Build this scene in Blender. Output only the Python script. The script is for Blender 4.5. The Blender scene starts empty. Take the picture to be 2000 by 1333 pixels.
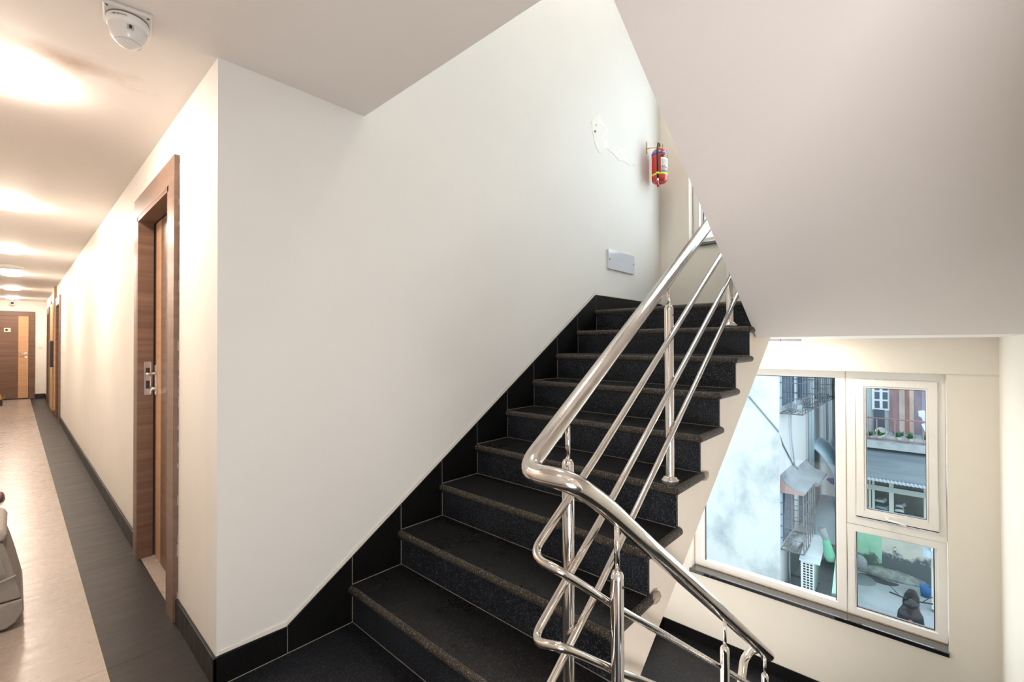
import bpy, bmesh, math, random
from math import pi, sin, cos, radians, sqrt, atan2
from mathutils import Vector, Matrix
random.seed(7)
C = bpy.context.scene.collection

# ------------------------------------------------------------------ camera, world, lights, exposure
F_PX, YAW, PIT, ROL, EYE = 887.34, .7406, .0086, -.0024, 1.33
fw = Vector((cos(YAW)*cos(PIT), sin(YAW)*cos(PIT), sin(PIT)))
r0 = Vector((sin(YAW), -cos(YAW), 0)); u0 = r0.cross(fw)
rt = cos(ROL)*r0 + sin(ROL)*u0; up = -sin(ROL)*r0 + cos(ROL)*u0
cd = bpy.data.cameras.new('camera'); cam = bpy.data.objects.new('camera', cd); C.objects.link(cam)
cd.sensor_fit = 'HORIZONTAL'; cd.sensor_width = 36; cd.lens = F_PX/2000*36; cd.clip_start = .02; cd.clip_end = 200
m = Matrix((rt, up, -fw)).transposed().to_4x4(); m.translation = (0, 0, EYE); cam.matrix_world = m
bpy.context.scene.camera = cam
def at(px, py, ax, v):
    """the point where the sight line of a pixel meets the plane ax = v"""
    d = fw + (px-1000)/F_PX*rt - (py-666.5)/F_PX*up
    i = 'XYZ'.index(ax); o = Vector((0, 0, EYE)); return o + d*((v-o[i])/d[i])

vs = bpy.context.scene.view_settings
bpy.context.scene.display_settings.display_device = 'sRGB'
vs.view_transform = 'Standard'; vs.look = 'None'; vs.gamma = 1; vs.use_curve_mapping = False
vs.exposure = 0.0
w = bpy.data.worlds.new('sky'); bpy.context.scene.world = w; w.use_nodes = True
bg = w.node_tree.nodes['Background']; bg.inputs[0].default_value = (.86, .94, 1, 1); bg.inputs[1].default_value = 2.7
LAMP_DISC, LAMP_PANEL, FILL_ROOM, FILL_UP = 180, 112, 12, 32
def area(name, loc, rot, sx, sy, power, col):
    l = bpy.data.lights.new(name, 'AREA'); l.shape = 'RECTANGLE'; l.size = sx; l.size_y = sy; l.energy = power; l.color = col
    o = bpy.data.objects.new(name, l); C.objects.link(o); o.location = loc; o.rotation_euler = rot; return o
# daylight that comes in through the two stair windows
area('window_daylight', (4.80, .8, .1), (0, radians(90), 0), 1.9, 1.8, 30, (.90, .95, 1))
area('window_daylight', (4.80, .8, 3.34), (0, radians(90), 0), 1.9, 1.8, 33, (.92, .96, 1))
# unseen fill light added behind the camera to brighten soffit and walls
area('lobby_fill', (.2, -.95, .3), Vector((2.2, 1.15, 1.75)).to_track_quat('-Z', 'Y').to_euler(), 1.0, 1.0, 54, (1, .965, .955))
# unseen fill light added below to brighten the stair side and window wall
area('lower_stair_fill', (.62, .9, -1.3), (0, radians(-100), 0), 1.6, 1.8, 100, (1, .95, .89))

# ------------------------------------------------------------------ mesh helpers
ORG = {}
class G:
    def __init__(s): s.v = []; s.f = []; s.sm = []; s.X = None
    def add(s, vs_, fs, sm=False):
        b = len(s.v)
        for p in vs_:
            p = Vector(p); s.v.append(s.X @ p if s.X is not None else p)
        for f in fs: s.f.append([b+i for i in f]); s.sm.append(sm)
        return s
    def box(s, a, b):
        x0, x1 = sorted((a[0], b[0])); y0, y1 = sorted((a[1], b[1])); z0, z1 = sorted((a[2], b[2]))
        return s.add([(x0,y0,z0),(x1,y0,z0),(x1,y1,z0),(x0,y1,z0),(x0,y0,z1),(x1,y0,z1),(x1,y1,z1),(x0,y1,z1)],
                     [(3,2,1,0),(4,5,6,7),(0,1,5,4),(1,2,6,5),(2,3,7,6),(3,0,4,7)])
    def prism(s, poly, ax, a, b):
        """poly: points in the plane of the two other axes (in xyz order)"""
        def P(q, t):
            return {'X': (t, q[0], q[1]), 'Y': (q[0], t, q[1]), 'Z': (q[0], q[1], t)}[ax]
        n = len(poly); area_ = sum(poly[i][0]*poly[(i+1) % n][1]-poly[(i+1) % n][0]*poly[i][1] for i in range(n))
        if (area_ < 0) != (ax == 'Y'): poly = poly[::-1]
        if a > b: a, b = b, a
        vs_ = [P(q, a) for q in poly] + [P(q, b) for q in poly]
        fs = [list(range(n))[::-1], list(range(n, 2*n))] + [(i, (i+1) % n, n+(i+1) % n, n+i) for i in range(n)]
        return s.add(vs_, fs)
    def tube(s, pts, r, n=14, caps=True, closed=False, rad=None):
        pts = [Vector(p) for p in pts]; m_ = len(pts); ring = []
        up_ = None
        for i, p in enumerate(pts):
            if closed: t = (pts[(i+1) % m_]-pts[i-1]).normalized()
            else: t = (pts[min(i+1, m_-1)]-pts[max(i-1, 0)]).normalized()
            if up_ is None:
                up_ = Vector((0, 0, 1)) if abs(t.z) < .9 else Vector((0, 1, 0))
            up_ = (up_ - t*up_.dot(t)).normalized(); sd = t.cross(up_)
            rr = rad[i] if rad else r
            ring.append([p + (up_*sin(2*pi*k/n)+sd*cos(2*pi*k/n))*rr for k in range(n)])
        vs_ = [q for g in ring for q in g]; fs = []
        for i in range(m_ if closed else m_-1):
            j = (i+1) % m_
            for k in range(n): fs.append((i*n+(k+1) % n, i*n+k, j*n+k, j*n+(k+1) % n))
        s.add(vs_, fs, True)
        if caps and not closed:
            b = len(s.v)-len(vs_)
            s.f.append([b+k for k in range(n)]); s.sm.append(False)
            s.f.append([b+(m_-1)*n+k for k in range(n)][::-1]); s.sm.append(False)
        return s
    def lathe(s, prof, c, ax='Z', n=24, a0=0, a1=2*pi):
        """prof: (radius, height) pairs"""
        c = Vector(c); full = abs(a1-a0-2*pi) < 1e-6; m_ = n if full else n+1; vs_ = []; fs = []
        for r, h in prof:
            for k in range(m_):
                t = a0+(a1-a0)*k/n
                q = {'Z': (r*cos(t), r*sin(t), h), 'X': (h, r*cos(t), r*sin(t)), 'Y': (r*sin(t), h, r*cos(t))}[ax]
                vs_.append(c+Vector(q))
        for i in range(len(prof)-1):
            for k in range(n):
                k2 = (k+1) % m_; fs.append((i*m_+k, i*m_+k2, (i+1)*m_+k2, (i+1)*m_+k))
        return s.add(vs_, fs, True)
    def quad(s, a, b, c, d): return s.add([a, b, c, d], [(0, 1, 2, 3)])
def obj(name, g, mat, parent=None, bevel=0, label=None, kind=None, smooth_angle=None, seg=2, solid=0):
    me = bpy.data.meshes.new(name)
    if parent is None:
        xs = [p.x for p in g.v]; ys = [p.y for p in g.v]; zs = [p.z for p in g.v]
        org = Vector(((min(xs)+max(xs))/2, (min(ys)+max(ys))/2, min(zs)))
    else: org = ORG[parent.name]
    me.from_pydata([tuple(p-org) for p in g.v], [], g.f)
    for p, sm in zip(me.polygons, g.sm): p.use_smooth = sm
    bm = bmesh.new(); bm.from_mesh(me); bmesh.ops.remove_doubles(bm, verts=bm.verts, dist=1e-6)
    bmesh.ops.recalc_face_normals(bm, faces=bm.faces); bm.to_mesh(me); bm.free()
    me.materials.append(mat); me.update()
    o = bpy.data.objects.new(name, me); C.objects.link(o)
    if parent is None: o.location = org; ORG[o.name] = org
    else: o.parent = parent; ORG[o.name] = org
    if solid:
        sd = o.modifiers.new('solid', 'SOLIDIFY'); sd.thickness = solid; sd.offset = 0
    if bevel:
        b = o.modifiers.new('bevel', 'BEVEL'); b.width = bevel; b.segments = seg; b.limit_method = 'ANGLE'; b.angle_limit = radians(40)
    if label: o['label'] = label
    if kind: o['kind'] = kind
    return o
def struct(name, g, mat, **k): return obj(name, g, mat, kind='structure', **k)
def tag(o, label, cat, group=None):
    o['label'] = label; o['category'] = cat
    if group: o['group'] = group
    return o
def thing(name, loc, label=None, cat=None, group=None, kind=None):
    o = bpy.data.objects.new(name, None); C.objects.link(o); o.location = loc; o.empty_display_size = .1
    ORG[o.name] = Vector(loc)
    if label: tag(o, label, cat, group)
    if kind: o['kind'] = kind
    return o
def copy_tree(o, dl, parent=None):
    c = o.copy(); C.objects.link(c); ORG[c.name] = ORG[o.name]+(Vector(dl) if parent is None else Vector((0,0,0)))
    if parent is None: c.location = o.location+Vector(dl)
    else: c.parent = parent
    for ch in list(o.children): copy_tree(ch, dl, c)
    return c
def arc_path(pts, r, n=7):
    """polyline with rounded corners"""
    pts = [Vector(p) for p in pts]; out = [pts[0]]
    for i in range(1, len(pts)-1):
        a = (pts[i-1]-pts[i]); b = (pts[i+1]-pts[i]); ra = r[i-1] if isinstance(r, (list, tuple)) else r
        ra = min(ra, a.length*.49, b.length*.49); a.normalize(); b.normalize()
        p0 = pts[i]+a*ra; p1 = pts[i]+b*ra
        for k in range(n+1):
            t = k/n; out.append(p0*(1-t)**2+pts[i]*2*t*(1-t)+p1*t*t)
    out.append(pts[-1]); return out
FONTS = {}
def text_mesh(s, size, depth=.0005):
    cu = bpy.data.curves.new('t', 'FONT'); cu.body = s; cu.size = size; cu.extrude = depth; cu.align_x = 'CENTER'; cu.align_y = 'CENTER'; cu.resolution_u = 2
    to = bpy.data.objects.new('t', cu); C.objects.link(to); bpy.context.view_layer.update()
    me = bpy.data.meshes.new_from_object(to.evaluated_get(bpy.context.evaluated_depsgraph_get()))
    g = G(); g.v = [v.co.copy() for v in me.vertices]; g.f = [list(p.vertices) for p in me.polygons]; g.sm = [False]*len(g.f)
    bpy.data.objects.remove(to); bpy.data.meshes.remove(me); return g

# ------------------------------------------------------------------ materials
def M(name, col, rough=.5, metal=0, noise=None, nscale=8, bump=0, bscale=40, spec=.5, coat=0, emit=0, stretch=None, rvar=0, ior=None):
    mt = bpy.data.materials.new(name); mt.use_nodes = True; nt = mt.node_tree; N = nt.nodes; L = nt.links
    p = N['Principled BSDF']; p.inputs['Base Color'].default_value = (*col, 1); p.inputs['Roughness'].default_value = rough
    p.inputs['Metallic'].default_value = metal; p.inputs['Specular IOR Level'].default_value = spec; p.inputs['Coat Weight'].default_value = coat
    if ior: p.inputs['IOR'].default_value = ior
    if emit: p.inputs['Emission Color'].default_value = (*col, 1); p.inputs['Emission Strength'].default_value = emit
    tc = N.new('ShaderNodeTexCoord'); mp = N.new('ShaderNodeMapping'); L.new(tc.outputs['Object'], mp.inputs[0])
    if stretch: mp.inputs['Scale'].default_value = stretch
    if noise is not None:
        n = N.new('ShaderNodeTexNoise'); n.inputs['Scale'].default_value = nscale; n.inputs['Detail'].default_value = 6; n.inputs['Roughness'].default_value = .65
        L.new(mp.outputs[0], n.inputs['Vector'])
        r = N.new('ShaderNodeValToRGB'); r.color_ramp.elements[0].position = .35; r.color_ramp.elements[1].position = .68
        r.color_ramp.elements[0].color = (*noise, 1); r.color_ramp.elements[1].color = (*col, 1)
        L.new(n.outputs[0], r.inputs[0]); L.new(r.outputs[0], p.inputs['Base Color'])
        if rvar:
            mr = N.new('ShaderNodeMapRange'); mr.inputs['From Min'].default_value = .35; mr.inputs['From Max'].default_value = .65
            mr.inputs['To Min'].default_value = rough+rvar; mr.inputs['To Max'].default_value = rough-rvar; L.new(n.outputs[0], mr.inputs[0]); L.new(mr.outputs[0], p.inputs['Roughness'])
    if bump:
        n2 = N.new('ShaderNodeTexNoise'); n2.inputs['Scale'].default_value = bscale; n2.inputs['Detail'].default_value = 4; L.new(mp.outputs[0], n2.inputs['Vector'])
        b = N.new('ShaderNodeBump'); b.inputs['Strength'].default_value = bump; b.inputs['Distance'].default_value = .01
        L.new(n2.outputs[0], b.inputs['Height']); L.new(b.outputs[0], p.inputs['Normal'])
    return mt
def granite(name, base, speck, dust, rough, dustamt, bump=.0, spec=.3):
    mt = M(name, base, rough, spec=spec); nt = mt.node_tree; N = nt.nodes; L = nt.links; p = N['Principled BSDF']
    tc = N.new('ShaderNodeTexCoord')
    v = N.new('ShaderNodeTexNoise'); v.inputs['Scale'].default_value = 170; v.inputs['Detail'].default_value = 3; L.new(tc.outputs['Object'], v.inputs['Vector'])
    r = N.new('ShaderNodeValToRGB'); r.color_ramp.elements[0].position = .53; r.color_ramp.elements[1].position = .68
    r.color_ramp.elements[0].color = (*base, 1); r.color_ramp.elements[1].color = (*speck, 1); L.new(v.outputs[0], r.inputs[0])
    n = N.new('ShaderNodeTexNoise'); n.inputs['Scale'].default_value = 5; n.inputs['Detail'].default_value = 8; n.inputs['Roughness'].default_value = .75; L.new(tc.outputs['Object'], n.inputs['Vector'])
    r2 = N.new('ShaderNodeMapRange'); r2.inputs['From Min'].default_value = .38; r2.inputs['From Max'].default_value = .8; r2.inputs['To Max'].default_value = dustamt; L.new(n.outputs[0], r2.inputs[0])
    mx = N.new('ShaderNodeMix'); mx.data_type = 'RGBA'; L.new(r2.outputs[0], mx.inputs[0]); L.new(r.outputs[0], mx.inputs[6]); mx.inputs[7].default_value = (*dust, 1); L.new(mx.outputs[2], p.inputs['Base Color'])
    r3 = N.new('ShaderNodeMapRange'); r3.inputs['From Min'].default_value = .2; r3.inputs['From Max'].default_value = .9; r3.inputs['To Min'].default_value = rough; r3.inputs['To Max'].default_value = min(1, rough+.25); L.new(n.outputs[0], r3.inputs[0]); L.new(r3.outputs[0], p.inputs['Roughness'])
    if bump:
        b = N.new('ShaderNodeBump'); b.inputs['Strength'].default_value = bump; b.inputs['Distance'].default_value = .004; L.new(v.outputs[0], b.inputs['Height']); L.new(b.outputs[0], p.inputs['Normal'])
    return mt
def wood(name, c1, c2, stretch, rough=.45):
    mt = M(name, c1, rough); nt = mt.node_tree; N = nt.nodes; L = nt.links; p = N['Principled BSDF']
    tc = N.new('ShaderNodeTexCoord'); mp = N.new('ShaderNodeMapping'); mp.inputs['Scale'].default_value = stretch; L.new(tc.outputs['Object'], mp.inputs[0])
    n = N.new('ShaderNodeTexNoise'); n.inputs['Scale'].default_value = 1; n.inputs['Detail'].default_value = 7; n.inputs['Roughness'].default_value = .6; n.inputs['Distortion'].default_value = .4; L.new(mp.outputs[0], n.inputs['Vector'])
    r = N.new('ShaderNodeValToRGB'); r.color_ramp.elements[0].position = .36; r.color_ramp.elements[1].position = .66
    r.color_ramp.elements[0].color = (*c2, 1); r.color_ramp.elements[1].color = (*c1, 1); L.new(n.outputs[0], r.inputs[0]); L.new(r.outputs[0], p.inputs['Base Color'])
    return mt
def stained(name, base, stain, scale, lo, hi, stretch=(1, 1, 1), rough=.9, low=None):
    """weathered paint: blotches with a shape of their own; low = (z_top, z_bottom, colour, world z) splash-back mould near the ground"""
    mt = M(name, base, rough); nt = mt.node_tree; N = nt.nodes; L = nt.links; p = N['Principled BSDF']
    g = N.new('ShaderNodeNewGeometry'); mp = N.new('ShaderNodeMapping'); mp.inputs['Scale'].default_value = stretch; L.new(g.outputs['Position'], mp.inputs[0])
    n = N.new('ShaderNodeTexNoise'); n.inputs['Scale'].default_value = scale; n.inputs['Detail'].default_value = 9; n.inputs['Roughness'].default_value = .62; L.new(mp.outputs[0], n.inputs['Vector'])
    r = N.new('ShaderNodeMapRange'); r.inputs['From Min'].default_value = lo; r.inputs['From Max'].default_value = hi; L.new(n.outputs[0], r.inputs[0])
    mx = N.new('ShaderNodeMix'); mx.data_type = 'RGBA'; L.new(r.outputs[0], mx.inputs[0]); mx.inputs[6].default_value = (*base, 1); mx.inputs[7].default_value = (*stain, 1)
    out = mx.outputs[2]
    if low:
        z1, z0, lc = low; sp = N.new('ShaderNodeSeparateXYZ'); L.new(g.outputs['Position'], sp.inputs[0])
        a = N.new('ShaderNodeMapRange'); a.inputs['From Min'].default_value = z1; a.inputs['From Max'].default_value = z0; a.inputs['To Min'].default_value = -.35; a.inputs['To Max'].default_value = .45; L.new(sp.outputs[2], a.inputs[0])
        ad = N.new('ShaderNodeMath'); ad.operation = 'ADD'; L.new(a.outputs[0], ad.inputs[0]); L.new(n.outputs[0], ad.inputs[1])
        b = N.new('ShaderNodeMapRange'); b.inputs['From Min'].default_value = .53; b.inputs['From Max'].default_value = .63; L.new(ad.outputs[0], b.inputs[0])
        m2 = N.new('ShaderNodeMix'); m2.data_type = 'RGBA'; L.new(b.outputs[0], m2.inputs[0]); L.new(out, m2.inputs[6]); m2.inputs[7].default_value = (*lc, 1); out = m2.outputs[2]
    L.new(out, p.inputs['Base Color']); return mt
def glass_mat(name, tint=(.93, .97, .98), amt=.16):
    mt = bpy.data.materials.new(name); mt.use_nodes = True; nt = mt.node_tree; N = nt.nodes; L = nt.links
    for n in list(N): N.remove(n)
    o = N.new('ShaderNodeOutputMaterial'); t = N.new('ShaderNodeBsdfTransparent'); t.inputs[0].default_value = (*tint, 1)
    gl = N.new('ShaderNodeBsdfGlossy'); gl.inputs['Roughness'].default_value = .02; f = N.new('ShaderNodeFresnel'); f.inputs[0].default_value = 1.45
    ml = N.new('ShaderNodeMath'); ml.operation = 'MULTIPLY'; ml.inputs[1].default_value = amt; L.new(f.outputs[0], ml.inputs[0])
    mx = N.new('ShaderNodeMixShader'); L.new(ml.outputs[0], mx.inputs[0]); L.new(t.outputs[0], mx.inputs[1]); L.new(gl.outputs[0], mx.inputs[2]); L.new(mx.outputs[0], o.inputs[0]); return mt

wall_m = M('wall_paint', (.80, .785, .755), .62, noise=(.775, .76, .73), nscale=1.6, bump=.06, bscale=9)
wall_warm = M('corridor_paint', (.83, .80, .76), .55, noise=(.80, .765, .71), nscale=2.2, bump=.05, bscale=9)
cream_m = M('cream_paint', (.82, .775, .70), .6, noise=(.80, .75, .67), nscale=3, bump=.05, bscale=10)
soffit_m = M('soffit_paint', (.84, .80, .78), .7, noise=(.82, .78, .76), nscale=2.5, bump=.05, bscale=8)
side_m = M('stair_side_paint', (.78, .70, .61), .55, noise=(.75, .66, .57), nscale=4, bump=.05, bscale=12)
gran_top = granite('granite_polished', (.006, .006, .007), (.055, .052, .05), (.022, .020, .020), .20, .5)
gran_riser = granite('granite_riser', (.006, .007, .010), (.085, .095, .11), (.030, .036, .045), .36, .8, .2, .2)
gran_nose = granite('granite_worn_nosing', (.024, .020, .016), (.20, .18, .15), (.075, .060, .046), .5, .8, .6)
gran_skirt = granite('granite_skirting', (.003, .003, .003), (.016, .015, .015), (.006, .006, .006), .30, .5, 0, .18)
gran_floor = granite('granite_landing', (.006, .006, .009), (.06, .065, .075), (.014, .014, .018), .3, .5)
sill_m = M('polished_granite_sill', (.014, .015, .018), .04, noise=(.006, .006, .008), nscale=160, coat=1, ior=1.9)
sill_m.node_tree.nodes['Principled BSDF'].inputs['Coat IOR'].default_value = 1.7
grout_m = M('pale_grout', (.36, .33, .28), .9, noise=(.22, .20, .17), nscale=60)
chip_m = M('mortar_chips', (.50, .42, .34), .95, noise=(.28, .23, .18), nscale=50, bump=.5, bscale=60)
steel = M('brushed_stainless_steel', (.74, .69, .64), .16, 1, noise=(.64, .59, .54), nscale=14, rvar=.03, bump=.03, bscale=20)
steel_pol = M('polished_stainless_steel', (.78, .745, .71), .09, 1)
tile_light = M('light_vinyl_tile', (.385, .325, .285), .28, noise=(.35, .29, .25), nscale=2, stretch=(1.2, 9, 1), bump=.06, bscale=16, rvar=.05)
tile_dark = M('dark_vinyl_tile', (.031, .027, .026), .42, spec=.25, noise=(.022, .019, .018), nscale=3, stretch=(1.2, 6, 1), bump=.10, bscale=14, rvar=.05)
joint_m = M('yellowish_joint', (.50, .47, .26), .8)
wood_h = wood('brown_laminate_level_grain', (.205, .112, .072), (.125, .066, .042), (.8, .8, 26))
wood_frame = wood('brown_laminate_frame', (.22, .140, .102), (.165, .098, .070), (.8, 1.5, 22), .38)
wood_light = wood('orange_laminate', (.62, .36, .20), (.53, .29, .155), (.8, .8, 24))
wood_yel = wood('yellow_ply', (.60, .43, .22), (.50, .34, .16), (1, 1, 30))
gap_shade = M('rebate_shade', (.035, .022, .018), .7)  # near-black colour puts the shade of the door rebates into the material
pvc = M('white_pvc', (.84, .83, .81), .32, noise=(.81, .79, .755), nscale=5)
pvc_dirty = M('rusty_sealant', (.42, .25, .13), .8, noise=(.55, .46, .36), nscale=30)
gasket = M('black_gasket', (.02, .02, .025), .5)
glass = glass_mat('window_glass')
chrome = M('satin_chrome', (.72, .70, .66), .22, 1)
white_pl = M('white_plastic', (.78, .77, .75), .3)
grey_pl = M('grey_plastic', (.55, .55, .56), .4)
blackm = M('black_plastic', (.015, .015, .017), .4)

# ------------------------------------------------------------------ dimensions of the stairwell
XA, YM, XW, YR, ZC, XC = .536, 2.06, 4.579, -.363, 2.47, 1.168
RI, TR, X0, YE = .1802, .2739, 1.100, .795      # riser, tread, first riser, open end of the treads
XF = 4.68                                         # window plane
ZT = 5.7                                          # top of the stairwell
FAR, XL = 16.75, -.66                             # end wall and left wall of the corridor
LANDZ = 9*RI; SOF = 1.375; XS = 3.15              # upper landing top / underside / where the overhead soffit meets it
LOWZ = -LANDZ

# ------------------------------------------------------------------ structure
g = G()
# corridor wall (x = XA) with three door openings
DO = [(2.80, 3.66, 2.135), (11.20, 12.05, 2.10), (14.75, 15.55, 2.10)]
y = YM+.149
for a, b, h in DO:
    g.box((XA, y, 0), (XA+.14, a, ZC)); g.box((XA, a, h), (XA+.14, b, ZC)); y = b
g.box((XA, y, 0), (XA+.14, FAR, ZC))
wall_left = struct('wall_left', g, wall_warm)
g = G().box((XA, YM, -3.4), (XW+.25, YM+.15, ZT)); wall_back = struct('wall_back', g, wall_m)
# window wall with two openings
OY0, OY1 = -.10, 1.765
g = G(); segs = [(-3.4, -.925), (-.925, 1.108), (1.108, 2.315), (2.315, 4.35), (4.35, ZT)]
for i, (a, b) in enumerate(segs):
    if i % 2 == 0: g.box((XW, YR, a), (XW+.2, YM, b))
    else: g.box((XW, YR, a), (XW+.2, OY0, b)); g.box((XW, OY1, a), (XW+.2, YM, b))
wall_right = struct('wall_right', g, cream_m)
struct('wall_front', G().box((1.3, YR-.15, -3.4), (XW+.25, YR, ZT)), cream_m)
struct('trim_1', G().box((XW-.014, YR, 1.112), (XW, YM, SOF)), cream_m)
struct('wall_end', G().box((XL-.1, FAR, 0), (XA+.14, FAR+.1, ZC)), wall_warm)
struct('wall_corridor', G().box((XL-.1, -2.2, 0), (XL, FAR, ZC)), wall_warm)
struct('wall_rear', G().box((XL, -2.3, 0), (1.5, -2.2, ZC)), wall_m)
struct('wall_side', G().box((1.45, -2.2, 0), (1.55, YR-.15, ZC)), wall_m)
# ceiling (corridor + lobby) and roof of the stairwell
def ceiling_mat():
    mt = M('ceiling_paint', (.78, .735, .70), .65, noise=(.76, .71, .675), nscale=1.5, bump=.04, bscale=6); nt = mt.node_tree; N = nt.nodes; L = nt.links; p = N['Principled BSDF']
    base = p.inputs['Base Color'].links[0].from_socket
    gm = N.new('ShaderNodeNewGeometry'); mp = N.new('ShaderNodeMapping'); mp.vector_type = 'POINT'
    # damp stain along the ceiling, an ellipse broken up by noise
    mp.inputs['Location'].default_value = (0, -2.53*9, 0); mp.inputs['Scale'].default_value = (2.6, 9, 0); L.new(gm.outputs['Position'], mp.inputs[0])
    le = N.new('ShaderNodeVectorMath'); le.operation = 'LENGTH'; L.new(mp.outputs[0], le.inputs[0])
    n = N.new('ShaderNodeTexNoise'); n.inputs['Scale'].default_value = 9; n.inputs['Detail'].default_value = 6; L.new(gm.outputs['Position'], n.inputs['Vector'])
    a = N.new('ShaderNodeMath'); a.operation = 'MULTIPLY_ADD'; a.inputs[1].default_value = 1.3; L.new(n.outputs[0], a.inputs[0]); L.new(le.outputs['Value'], a.inputs[2])
    r = N.new('ShaderNodeMapRange'); r.inputs['From Min'].default_value = 1.75; r.inputs['From Max'].default_value = .75; r.inputs['To Max'].default_value = .95; L.new(a.outputs[0], r.inputs[0])
    mx = N.new('ShaderNodeMix'); mx.data_type = 'RGBA'; L.new(r.outputs[0], mx.inputs[0]); L.new(base, mx.inputs[6]); mx.inputs[7].default_value = (.44, .33, .25, 1); L.new(mx.outputs[2], p.inputs['Base Color'])
    return mt
xj = XS-(ZC-SOF)/(RI/TR)
g = G().box((XL-.1, YM, ZC), (XA+.14, FAR+.1, ZC+.1)).prism([(XL-.1, -2.3), (1.55, -2.3), (1.55, YR-.1), (XC, YR-.1), (XC, YM), (XL-.1, YM)], 'Z', ZC, ZC+.77)
ceiling = struct('ceiling', g, ceiling_mat())
struct('trim_2', G().box((XC-.2, YR-.15, ZT), (XW+.25, YM+.15, ZT+.15)).box((XC-.12, YR-.1, ZC+.77), (XC, YM+.15, ZT)), wall_m)
# floors
floor = thing('floor', (0, 0, 0), kind='structure')
obj('screed', G().box((XL, -2.2, -.16), (XA, FAR, -.006)), joint_m, floor)
obj('joint_line', G().box((.2576, -2.2, -.02), (.2604, FAR, -.0008)), joint_m, floor)
seams = [-2.2+.001]+[2.5-1.2*k for k in range(3, 0, -1)]+[2.5+1.2*k for k in range(0, 12)]+[FAR]
def tile_row(x0, x1, mat, seams_):
    proto = {}
    for a, b in zip(seams_[:-1], seams_[1:]):
        ln = round(b-a, 4)
        if ln not in proto:
            o = obj('tile', G().box((x0, a+.0006, -.008), (x1, b-.0006, 0)), mat, floor); proto[ln] = (o, a)
        else:
            o0, a0 = proto[ln]; o = o0.copy(); C.objects.link(o); o.location = Vector((0, a-a0, 0))
tile_row(-.33, .2578, tile_light, seams); tile_row(.2602, XA-.001, tile_dark, seams); tile_row(XL, -.332, tile_dark, seams)
struct('floor_1', G().prism([(XA, -2.2), (1.45, -2.2), (1.45, YR), (X0, YR), (X0, YM), (XA, YM)], 'Z', -.16, 0), gran_floor, label='black granite lobby floor at the foot of the stairs')
# threshold light tile behind door 1
struct('floor_2', G().box((XA, 2.8, -.02), (XA+.08, 3.66, -.001)), tile_light)
# floor beyond the doors' reveals
struct('floor_3', G().box((XA, 11.2, -.02), (XA+.14, 12.05, -.001)).box((XA, 14.75, -.02), (XA+.14, 15.55, -.001)), tile_dark)

# skirtings
bl = thing('baseboard_left', (XA, YM, 0), kind='structure')
for a, b in ((YM-.012, 2.672), (3.77, 4.97), (4.972, 6.17), (6.172, 7.37), (7.372, 8.57), (8.572, 9.77), (9.772, 11.06), (15.68, FAR)):
    obj('skirting_tile', G().box((XA-.012, a, 0), (XA-.0002, b, .112)), tile_dark, bl, bevel=.002)
be = thing('baseboard_end', (0, FAR, 0), kind='structure'); obj('skirting_tile', G().box((.34, FAR-.012, 0), (XA-.012, FAR, .112)), tile_dark, be)
bb = thing('baseboard_back', (XA, YM, 0), kind='structure')
yk = YM-.012
def sk(x): return max(.114, .115+(x-.80)*.6555)
obj('skirting_tile', G().box((XA-.012, yk, 0), (.799, YM, .114)), gran_skirt, bb, bevel=.0015)
js = [.801]+[X0+TR*i for i in range(0, 9)]
for i in range(9):
    a, b = js[i]+.0015, js[i+1]-.0015; zb = max(0, i)*RI
    if i == 0: p = [(a, 0), (b, 0), (b, sk(b)), (a, sk(a))]
    else: p = [(a, zb-.02), (b, zb-.02), (b, sk(b)), (a, sk(a))]
    obj('skirting_tile', G().prism(p, 'Y', yk, YM), gran_skirt, bb, bevel=.0015)
xt = js[-1]
obj('skirting_tile', G().prism([(xt+.0015, 8*RI), (xt+.03, 8*RI), (xt+.03, LANDZ-.02), (XW, LANDZ-.02), (XW, sk(xt)), (xt+.0015, sk(xt))], 'Y', yk, YM), gran_skirt, bb, bevel=.0015)
for x_, zb in [(.800, 0)]+[(X0+TR*i, i*RI) for i in range(0, 9)]:
    obj('joint_line', G().box((x_-.0012, yk+.0015, zb), (x_+.0012, YM, sk(x_)-.001)), grout_m, bb)
# raised paint bead along the top of the stair skirting
g = G()
pts = [(XA+.01, .116), (.80, .117), (xt, sk(xt)+.002), (XW-.02, sk(xt)+.002)]
for (xa, za), (xb, zb) in zip(pts[:-1], pts[1:]): g.prism([(xa, za), (xb, zb), (xb, zb+.018), (xa, za+.018)], 'Y', YM-.005, YM+.001)
obj('paint_bead', g, M('thick_cream_paint', (.80, .77, .70), .5), bb, bevel=.003)
br = thing('baseboard_right', (XW, 0, LANDZ), kind='structure')
obj('skirting_tile', G().box((XW-.012, YR, LANDZ), (XW, .85, LANDZ+.112)), gran_skirt, br, bevel=.0015)
obj('skirting_tile', G().box((XW-.012, .852, LANDZ), (XW, YM-.012, LANDZ+.112)), gran_skirt, br, bevel=.0015)
obj('skirting_tile', G().box((XW-.012, YR, LOWZ), (XW, .55, LOWZ+.112)), gran_skirt, br, bevel=.0015)
obj('skirting_tile', G().box((XW-.012, .552, LOWZ), (XW, YM-.012, LOWZ+.112)), gran_skirt, br, bevel=.0015)
bk2 = thing('baseboard_landing', (XW, YM, LOWZ), kind='structure')
obj('skirting_tile', G().box((3.2, yk, LOWZ), (XW, YM, LOWZ+.112)), gran_skirt, bk2, bevel=.0015)

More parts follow.
